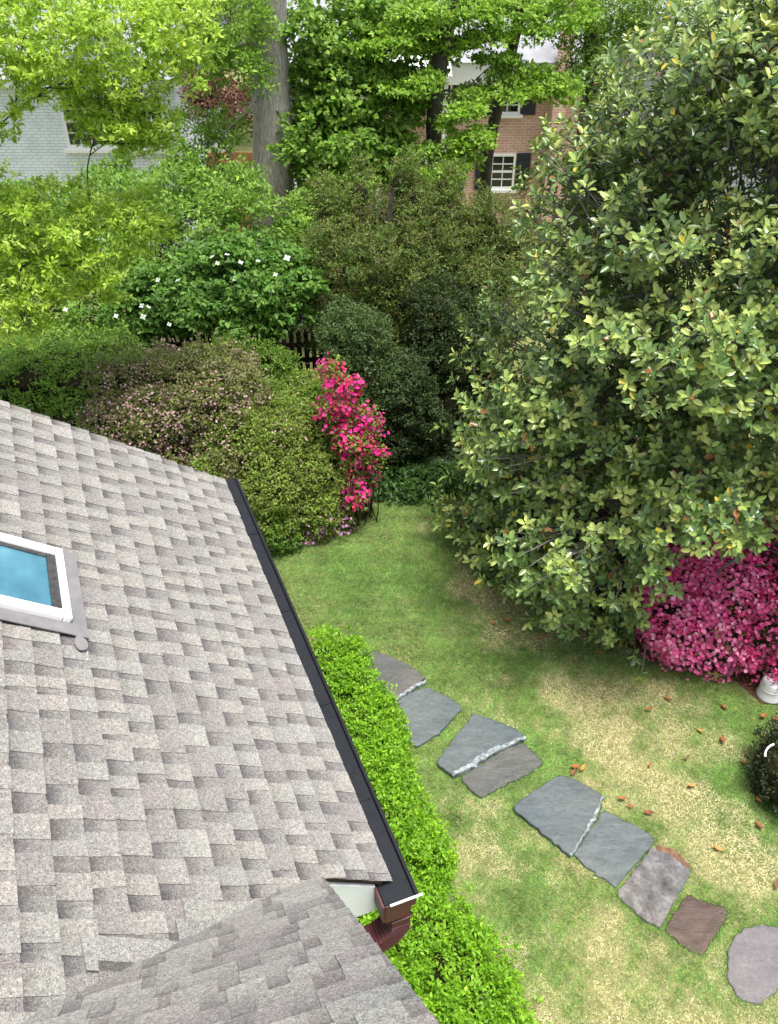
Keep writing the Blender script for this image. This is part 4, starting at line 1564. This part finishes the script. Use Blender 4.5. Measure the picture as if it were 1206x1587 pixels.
# ------------------------------------------------------------------ picket fence behind the hedge
f_y = 14.9
fen = thing('picket_fence', 'dark weathered picket fence glimpsed behind the hedge', 'fence', (-1.2, f_y, 0))
zt_ = float(D(480, 512, f_y)[2])
k = 0
x = -4.4
while x < 1.8:
    m = MB()
    h_ = zt_ + random.uniform(-.03, .03)
    m.prism([A3(x, f_y, -.05), A3(x + .085, f_y, -.05), A3(x + .085, f_y, h_ - .07), A3(x + .0425, f_y, h_), A3(x, f_y, h_ - .07)], A3(0, .02, 0))
    m.build('picket', WOOD_DARK, fen)
    x += .135
for z in (.45, zt_ - .35):
    m = MB()
    m.box(-4.5, 1.85, f_y + .021, f_y + .06, z, z + .09)
    m.build('rail', WOOD_DARK, fen)
for x in (-4.45, -2.4, -.3, 1.75):
    m = MB()
    m.box(x, x + .1, f_y + .061, f_y + .16, -.1, zt_ - .05)
    m.build('post', WOOD_DARK, fen)

# ------------------------------------------------------------------ trees behind
MID = [(0.161, 0.29, 0.034), (0.212, 0.362, 0.046), (0.286, 0.446, 0.063), (0.099, 0.193, 0.025)]
BRT = [(0.205, 0.367, 0.032), (0.259, 0.432, 0.043), (0.313, 0.486, 0.065), (0.13, 0.248, 0.027)]
DEEP = [(.10, .22, .032), (.14, .28, .042), (.18, .34, .055), (.06, .14, .022)]
YEL = [(.40, .57, .05), (.49, .65, .09), (.32, .49, .04), (.56, .69, .16), (.18, .32, .03)]


def tree(name, label, base, top, r0, r1, lobes, seed, n, per, rc, size, pal, bark, group=None, start=.3, k=.3, w=None, sides=12, **kw):
    t = thing(name, label, 'tree', base, group)
    limbs(t, base, top, r0, r1, lobes, bark, seed, start, k, sides=sides)
    foliage(seed + 1, sub(lobes, seed, 4, .25, .5), n, per, rc, size, pal, parent=t, w=w, **kw)
    return t


# dogwood with white bracts
dg = [lobe(400, 440, 13.6, .85, .8, .55), lobe(340, 470, 13.5, .7, .7, .45), lobe(425, 470, 13.4, .5, .6, .35), lobe(280, 460, 13.8, .8, .8, .5), lobe(390, 500, 13.2, .6, .6, .35), lobe(380, 400, 14.0, .6, .6, .35), lobe(220, 480, 13.8, .7, .7, .4), lobe(310, 420, 14.2, .7, .7, .4), lobe(440, 430, 13.7, .5, .6, .4)]
dgb = gz(D(370, 540, 13.7))
t = tree('dogwood_tree', 'deep green dogwood dotted with white blossoms behind the hedge', dgb, D(380, 430, 13.7), .08, .03, dg, 100, 2300, 12, .16, .10, DEEP, BARK_DARK, up=.6, droop=.35, aspect=.55, flat=.4, shape='oval')
for q, (px, py) in enumerate([(330, 398), (337, 408), (352, 395), (373, 407), (427, 426), (445, 400), (445, 447), (400, 405), (220, 474), (230, 476), (262, 503), (312, 510), (305, 485), (333, 485), (276, 435), (245, 434), (180, 490), (222, 491), (102, 480), (420, 452), (365, 432)]):
    p = D(px, py, 12.75 + .35 * random.random())
    V, F = [], []
    bs_ = random.uniform(.8, 1.4)
    up_ = unit(A3(random.uniform(-.7, .7), random.uniform(-1.2, .1), 1))
    x_ = unit(np.cross(up_, A3(1, .3, 0)))
    y_ = np.cross(up_, x_)
    for a in range(4):
        an = a * math.pi / 2 + .3
        d_ = x_ * math.cos(an) + y_ * math.sin(an)
        s_ = np.cross(up_, d_)
        o0 = len(V)
        V += [p, p + d_ * .024 * bs_ - s_ * .018 * bs_ + up_ * .008, p + d_ * .042 * bs_ - s_ * .008 + up_ * .01, p + d_ * .042 * bs_ + s_ * .008 + up_ * .01, p + d_ * .024 * bs_ + s_ * .018 * bs_ + up_ * .008]
        F.append((o0, o0 + 1, o0 + 2, o0 + 3, o0 + 4))
    mesh_np('blossom', np.array(V), F, PETAL, t, cols=np.tile(A3(.8, .84, .76), (len(V), 1)))

# yellow-green tree in front, trunk left of the frame
yl = [lobe(40, 50, 10.8, .95, .9, .42), lobe(150, 40, 11.2, .95, .9, .4), lobe(245, 25, 11.4, .7, .7, .35), lobe(120, 110, 11.0, .7, .7, .32), lobe(25, 95, 10.4, .5, .6, .22), lobe(220, 120, 11.2, .65, .6, .3), lobe(205, 180, 11.0, .42, .4, .22), lobe(150, 165, 11.0, .26, .3, .2), lobe(265, 90, 11.3, .45, .5, .28),
      lobe(0, 195, 10.6, .2, .3, .15), lobe(60, 325, 10.6, .75, .75, .30), lobe(140, 330, 10.9, .75, .7, .35), lobe(215, 355, 11.1, .45, .5, .26), lobe(40, 380, 10.4, .75, .7, .36), lobe(120, 410, 10.6, .6, .6, .3), lobe(30, 450, 10.2, .6, .6, .3), lobe(160, 440, 10.7, .32, .3, .18), lobe(40, 505, 10.0, .30, .3, .2),
      lobe(-110, 60, 10.6, .8, .8, .3), lobe(-100, 300, 10.4, .9, .9, .4), lobe(-80, 430, 10.0, .9, .9, .5), lobe(245, 215, 11.3, .25, .25, .15), lobe(180, 195, 11.0, .4, .4, .16), lobe(230, 180, 11.2, .35, .35, .16), lobe(155, 140, 11, .4, .4, .16), lobe(60, 150, 10.7, .3, .3, .1), lobe(150, 205, 11.1, .3, .3, .12), lobe(205, 225, 11.2, .3, .3, .12), lobe(95, 130, 10.8, .35, .35, .12), lobe(30, 170, 10.5, .2, .2, .08)]
ylb = gz(A3(-7.3, 10.8, 0))
tree('young_leaf_tree', 'yellow green tree with layered branches hanging over the roof corner', ylb, A3(-6.9, 10.9, 7.6), .17, .06, yl, 110, 2700, 18, .135, .078, YEL, BARK_DARK, up=.5, flat=.5, shell=.9, aspect=.42, k=.25)

# oak with the big grey trunk
okb = gz(D(420, 330, 18.5))
okt = D(440, -260, 19)
ok_l = [lobe(350, 30, 18.6, .9, .9, .7), lobe(330, 90, 18.4, .8, .8, .6), lobe(398, 120, 17.7, .3, .25, .4), lobe(352, 200, 18.2, .4, .5, .4), lobe(335, 10, 18.4, 1.0, 1., .6), lobe(330, 280, 18.0, .7, .6, .4), lobe(405, 45, 17.8, .28, .2, .4), lobe(375, 300, 17.6, .5, .4, .3)]
tree('oak_tree', 'oak with a thick grey furrowed trunk behind the dogwood', okb, okt, .46, .33, ok_l, 120, 1100, 13, .22, .095, MID + BRT[:1], BARK_GREY, sides=20, up=.45, flat=.55, k=.14, start=.6, shell=.8)

# left understory trees in front of the white house
ul = [lobe(70, 330, 16.5, 1.0, 1.0, .5), lobe(190, 305, 17, .9, .9, .5), lobe(280, 290, 17, .8, .9, .6), lobe(200, 340, 16, 1.3, 1.0, .8), lobe(300, 350, 16, 1.0, 1.0, .7), lobe(10, 330, 16, .8, 1.0, .5), lobe(130, 390, 15.3, 1.3, .9, .7), lobe(40, 420, 15, 1.2, .9, .8), lobe(260, 400, 15.3, 1.0, .9, .6), lobe(170, 450, 14.8, 1.2, .8, .7), lobe(60, 490, 14.4, 1.2, .8, .8), lobe(160, 510, 14.2, 1.0, .7, .6), lobe(400, 340, 16.0, .9, .8, .6), lobe(350, 300, 16.6, .7, .7, .5), lobe(175, 250, 17.5, .3, .3, .35), lobe(285, 215, 18, .5, .5, .5)]
ulb = gz(D(200, 500, 16.2))
tree('understory_tree', 'mid green leafy understory tree in front of the white brick house', ulb, D(200, 300, 16.5), .12, .04, ul, 130, 4300, 13, .21, .095, MID + DEEP[1:3], BARK_DARK, up=.5, flat=.5, shell=.6, k=.35)

# small sapling and red maple
rl = [lobe(345, 160, 21, .8, .7, .5), lobe(380, 175, 21, .5, .5, .4), lobe(320, 135, 21.3, .6, .6, .4)]
tree('red_maple', 'small brownish red leaved maple left of the oak trunk', gz(D(360, 300, 21)), D(360, 170, 21), .06, .02, rl, 140, 500, 12, .2, .10, [(.22, .09, .07), (.16, .07, .05), (.14, .11, .05), (.28, .13, .10)], BARK_GREY, shell=.8)

# central maples
c1 = [lobe(520, 60, 20, 1.0, 1.1, .8), lobe(570, 30, 20.5, 1.0, 1., .6), lobe(495, 140, 20.2, .55, .8, .7), lobe(550, 150, 19.6, 1.0, .9, .7), lobe(520, 215, 19, 1.1, .9, .7), lobe(500, 280, 19.2, .65, .7, .6), lobe(570, 230, 19, .9, .8, .6), lobe(600, 180, 19.5, .8, .8, .5), lobe(545, 270, 18.4, .8, .7, .4), lobe(495, 340, 17.6, .7, .7, .6), lobe(480, 215, 20, .4, .6, .6), lobe(465, 375, 16.6, .5, .6, .4), lobe(590, 90, 20, .9, .9, .5), lobe(640, 80, 20.4, .8, .8, .6), lobe(620, 240, 18.6, .6, .6, .35), lobe(660, 250, 18.4, .5, .5, .3), lobe(530, 110, 19.8, .9, .9, .5)]
tree('maple_tree', 'mid green maple just right of the oak trunk', gz(D(530, 330, 19.8)), D(530, 20, 20.2), .14, .06, c1, 150, 2500, 13, .22, .115, MID + DEEP[1:2], BARK_DARK, 'maples in front of the brick house', up=.5, flat=.5, shell=.65, aspect=.7, shape='oval', droop=.2, k=.3)
c2 = [lobe(640, 40, 19.6, 1.0, 1., .22), lobe(700, 15, 19.6, 1.0, 1., .22), lobe(615, 135, 18.9, .6, .7, .18), lobe(675, 70, 19.6, .6, .7, .16), lobe(655, 150, 19.5, .55, .7, .16), lobe(735, 150, 19.4, .4, .5, .16), lobe(745, 60, 19.6, .45, .5, .2), lobe(600, 70, 19.2, .6, .7, .2), lobe(700, 265, 18.0, .35, .5, .28), lobe(670, 280, 17.8, .4, .4, .2), lobe(725, 245, 18.4, .2, .3, .3), lobe(770, 95, 19.6, .35, .5, .13), lobe(610, 215, 19.4, .5, .5, .2), lobe(690, 195, 18.8, .15, .3, .25), lobe(720, 175, 18.5, .35, .3, .18), lobe(745, 215, 18.3, .28, .3, .18), lobe(715, 225, 18.2, .25, .3, .15), lobe(660, 120, 19, .4, .5, .15)]
tree('maple_tree', 'light green maple with a dark upright trunk before the brick house', gz(D(722, 330, 19)), D(715, -60, 19.2), .20, .14, c2, 160, 1750, 13, .2, .10, BRT, BARK_DARK, 'maples in front of the brick house', up=.6, flat=.4, shell=.7, aspect=.6, k=.2)
c3 = [lobe(800, 20, 20, 1.0, .9, .4), lobe(850, 30, 20, .8, .8, .35), lobe(780, 140, 19.4, .7, .7, .25), lobe(840, 130, 19.4, .7, .7, .25), lobe(870, 145, 19.4, .5, .5, .2), lobe(810, 115, 19.5, .5, .5, .2), lobe(760, 10, 20, .8, .8, .35), lobe(880, 15, 20, .6, .6, .4)]
t = tree('maple_tree', 'light green maple with a dark leaning forked trunk before the brick house', gz(D(748, 330, 20)), D(815, -20, 20), .18, .10, c3, 170, 1000, 13, .2, .10, BRT, BARK_DARK, 'maples in front of the brick house', up=.6, flat=.4, shell=.7, aspect=.6, k=.2)
c4 = [lobe(930, 20, 21, .9, .9, .7), lobe(970, 60, 21, .6, .6, .5), lobe(900, 70, 20.6, .45, .5, .7), lobe(920, 120, 20.4, .4, .4, .6), lobe(960, 10, 21, .8, .8, .5), lobe(1010, 20, 21, .7, .7, .5)]
tree('ivy_tree', 'slim dark trunk wrapped in ivy next to the brick chimney', gz(D(905, 300, 20.5)), D(912, -60, 20.8), .17, .12, c4, 180, 1000, 13, .2, .09, MID + [(.13, .20, .04)], BARK_DARK, up=.4, shell=.7, k=.2)
# far trees beyond the houses
for q, (px, py, Y, rr, pal, lab) in enumerate([(300, 20, 34, 3.2, DEEP, 'dark green tree behind the white brick house'), (1080, 60, 36, 3.5, MID, 'broad green tree beyond the grey house'), (480, 10, 38, 3., MID, 'round green tree behind the brick house ridge')]):
    c = D(px, py, Y)
    ls = [(c + A3(random.uniform(-1, 1) * rr * .6, random.uniform(-1, 1) * rr * .4, random.uniform(-1.2, .8) * rr * .5), A3(rr * .55, rr * .55, rr * .42)) for _ in range(8)]
    b = gz(c)
    tree('background_tree', lab, b, A3(b[0], b[1], c[2] + .5), .2, .08, ls, 200 + q * 5, 900, 10, .38, .2, pal, BARK_DARK, 'trees beyond the houses', shell=.6)

# ------------------------------------------------------------------ neighbouring houses
def window(parent, x0, x1, z0, z1, y, cols, rows, fw=.07, mat=WHITE_TRIM, sill=True):
    """frame in the wall plane y (facing -y); each pane its own sub-part"""
    m = MB()
    m.box(x0, x1, y - .06, y + .04, z1 - fw, z1)
    m.box(x0, x1, y - .06, y + .04, z0, z0 + fw)
    m.box(x0, x0 + fw, y - .059, y + .04, z0 + fw + .001, z1 - fw - .001)
    m.box(x1 - fw, x1, y - .059, y + .04, z0 + fw + .001, z1 - fw - .001)
    iw, ih = x1 - x0 - 2 * fw, z1 - z0 - 2 * fw
    for c in range(1, cols):
        xc = x0 + fw + iw * c / cols
        m.box(xc - .014, xc + .014, y - .03, y + .02, z0 + fw + .001, z1 - fw - .001)
    for c in range(1, rows):
        zc = z0 + fw + ih * c / rows
        th = .03 if (c * 2 == rows) else .013
        m.box(x0 + fw + .001, x1 - fw - .001, y - .032, y + .018, zc - th, zc + th)
    w = m.build('window', mat, parent)
    for c in range(cols):
        for r_ in range(rows):
            p = MB()
            p.box(x0 + fw + iw * c / cols, x0 + fw + iw * (c + 1) / cols, y - .008 + .001 * ((c + r_) % 2), y + .004, z0 + fw + ih * r_ / rows, z0 + fw + ih * (r_ + 1) / rows)
            p.build('pane', DARK_GLASS, w)
    if sill:
        p = MB()
        p.box(x0 - .08, x1 + .08, y - .13, y - .001, z0 - .09, z0 - .003)
        p.build('sill', mat, w)
    return w


# white painted brick house
wy = 24.0
gzw = -.9
wh = thing('white_house', 'white painted brick house half hidden by the yellow green tree', 'house', (-9, wy, gzw))
ze = float(D(30, 128, wy)[2])
wx0, wx1 = -15.0, -5.35
win = [(98, 178), (182, 258)]
m = MB()
m.box(wx0, wx1, wy, wy + 7, gzw - .5, ze)
m.build('wall', BRICK_WHITE, wh)
zs, zw = float(D(100, 229, wy)[2]), float(D(100, 143, wy)[2])
for a, b_ in win:
    xa, xb = D(a, 190, wy)[0], D(b_, 190, wy)[0]
    window(wh, xa, xb, zs, zw, wy - .02, 4, 4, .09)
window(wh, -13.4, -12.2, zs, zw, wy - .02, 4, 4, .09)
m = MB()
m.box(wx0 - .3, wx1 + .3, wy - .45, wy - .06, ze - .02, ze + .16)
m.build('eave', WHITE_TRIM, wh)
m = MB()
ridge = ze + 2.6
m.prism([A3(wx0 - .3, wy - .5, ze + .17), A3(wx0 - .3, wy + 3.5, ridge), A3(wx0 - .3, wy + 7.5, ze + .17)], A3(wx1 - wx0 + .6, 0, 0))
m.build('roof', ROOF_FAR, wh)
# front gable
gx0, gx1 = D(85, 60, wy - .3)[0], D(235, 60, wy - .3)[0]
gm = (gx0 + gx1) / 2
m = MB()
m.prism([A3(gx0, wy - .30, ze + .17), A3(gx1, wy - .30, ze + .17), A3(gm, wy - .30, ze + 1.45)], A3(0, .2, 0))
m.build('gable', BRICK_WHITE, wh)
m = MB()
for s_ in (-1, 1):
    e = gx0 - .15 if s_ < 0 else gx1 + .15
    m.prism([A3(e, wy - .5, ze + .12), A3(gm, wy - .5, ze + 1.58), A3(gm, wy - .5, ze + 1.50), A3(e, wy - .5, ze + .04)], A3(0, 2.2, 0))
m.build('gable_roof', ROOF_FAR, wh)
cf = thing('cedar_fence', 'short stretch of orange cedar fence left of the oak trunk', 'fence', (-4.5, 23, -.8))
xf0, xf1 = D(318, 240, 22.5)[0], D(400, 240, 22.5)[0]
zf = float(D(330, 236, 22.5)[2])
x = xf0
while x < xf1:
    m = MB()
    m.box(x, x + .135, 22.5, 22.52, -1.0, zf + random.uniform(-.01, .01))
    m.build('plank', WOOD_WARM, cf)
    x += .145
m = MB()
m.box(xf0, xf1, 22.521, 22.57, zf - .3, zf - .2)
m.box(xf0, xf1, 22.521, 22.57, -.5, -.4)
m.build('rail', WOOD_WARM, cf)

# red brick house
by = 27.0
gzb = -1.25
bh = thing('brick_house', 'two storey red brick house with white eaves behind the maples', 'house', (2.2, by, gzb))
zeb = float(D(700, 113, by)[2])
bx0, bx1 = D(455, 110, by)[0], D(905, 110, by)[0]
m = MB()
m.box(bx0, bx1, by, by + 8, gzb - .6, zeb)
m.build('wall', BRICK_RED, bh)
m = MB()
m.box(bx0 - .3, bx1 + .3, by - .42, by - .001, zeb - .22, zeb + .34)
m.build('eave', WHITE_TRIM, bh)
m = MB()
m.prism([A3(bx0 - .3, by - .5, zeb + .35), A3(bx0 - .3, by + 4, zeb + 2.9), A3(bx0 - .3, by + 8.5, zeb + .13)], A3(bx1 - bx0 + .6, 0, 0))
m.build('roof', ROOF_FAR, bh)
cx0, cx1 = D(868, 60, by - .6)[0], D(890, 60, by - .6)[0]
m = MB()
m.box(cx0, cx1, by - .6, by - .47, gzb, zeb + 3.2)
m.box(cx0 - .04, cx1 + .04, by - .66, by - .43, zeb + 3.201, zeb + 3.35)
m.box(cx0, cx1, by - .469, by - .002, gzb, zeb - .23)
m.build('chimney', BRICK_RED, bh)
zu0, zu1 = float(D(780, 176, by)[2]), float(D(780, 126, by)[2])
zl0, zl1 = float(D(780, 292, by)[2]), float(D(780, 238, by)[2])
for xpx in (470, 560, 680, 785):
    xc = D(xpx, 180, by)[0]
    for za, zb_ in ((zu0, zu1), (zl0, zl1)):
        window(bh, xc - .36, xc + .36, za, zb_, by - .02, 2, 4, .06)
        for s_ in (-1, 1):
            m = MB()
            xs = xc + s_ * .60
            m.box(xs - .2, xs + .2, by - .07, by - .001, za - .02, zb_ + .02)
            for q in range(6):
                zz = za + (zb_ - za) * (q + .5) / 6
                m.box(xs - .15, xs + .15, by - .085, by - .0701, zz - .03, zz + .03)
            m.build('shutter', SHUTTER, bh)
# white porch roof in front of it
pz = float(D(640, 118, by - 1.6)[2])
m = MB()
xa, xb = D(575, 110, by - 1.6)[0], D(700, 110, by - 1.6)[0]
m.prism([A3(xa, by - 1.9, pz - .06), A3(xa, by - 1.9, pz + .06), A3(xa, by - .44, pz + .35), A3(xa, by - .44, pz + .2)], A3(xb - xa, 0, 0))
m.build('porch_roof', WHITE_TRIM, bh)
for x in (xa + .1, xb - .2):
    m = MB()
    m.box(x, x + .12, by - 1.8, by - 1.68, gzb - .2, pz - .05)
    m.build('porch_post', WHITE_TRIM, bh)

# grey sided house to the right
gy_ = 30.0
gh = thing('grey_house', 'pale grey sided house showing past the magnolia', 'house', (11, gy_, -1.4))
xg0 = D(925, 100, gy_)[0]
zeg = float(D(960, 55, gy_)[2])
m = MB()
m.box(xg0, xg0 + 10, gy_, gy_ + 8, -1.9, zeg)
m.build('wall', SIDING, gh)
z = -1.5
while z < zeg - .1:
    m = MB()
    m.prism([A3(xg0 - .01, gy_ - .001, z), A3(xg0 - .01, gy_ - .028, z + .002), A3(xg0 - .01, gy_ - .004, z + .168), A3(xg0 - .01, gy_ - .001, z + .168)], A3(10.02, 0, 0))
    m.build('clapboard', SIDING, gh)
    z += .17
m = MB()
m.prism([A3(xg0 - .3, gy_ - .4, zeg + .01), A3(xg0 - .3, gy_ + 4, zeg + 2.6), A3(xg0 - .3, gy_ + 8.4, zeg + .01)], A3(10.6, 0, 0))
m.build('roof', ROOF_FAR, gh)
for px in (1035, 1130):
    xc = D(px, 150, gy_)[0]
    zc = float(D(px, 170, gy_)[2])
    window(gh, xc - .45, xc + .45, zc - .6, zc + .7, gy_ - .05, 2, 4, .07)

# drop helper keys
for o in bpy.data.objects:
    if '_loc' in o:
        del o['_loc']
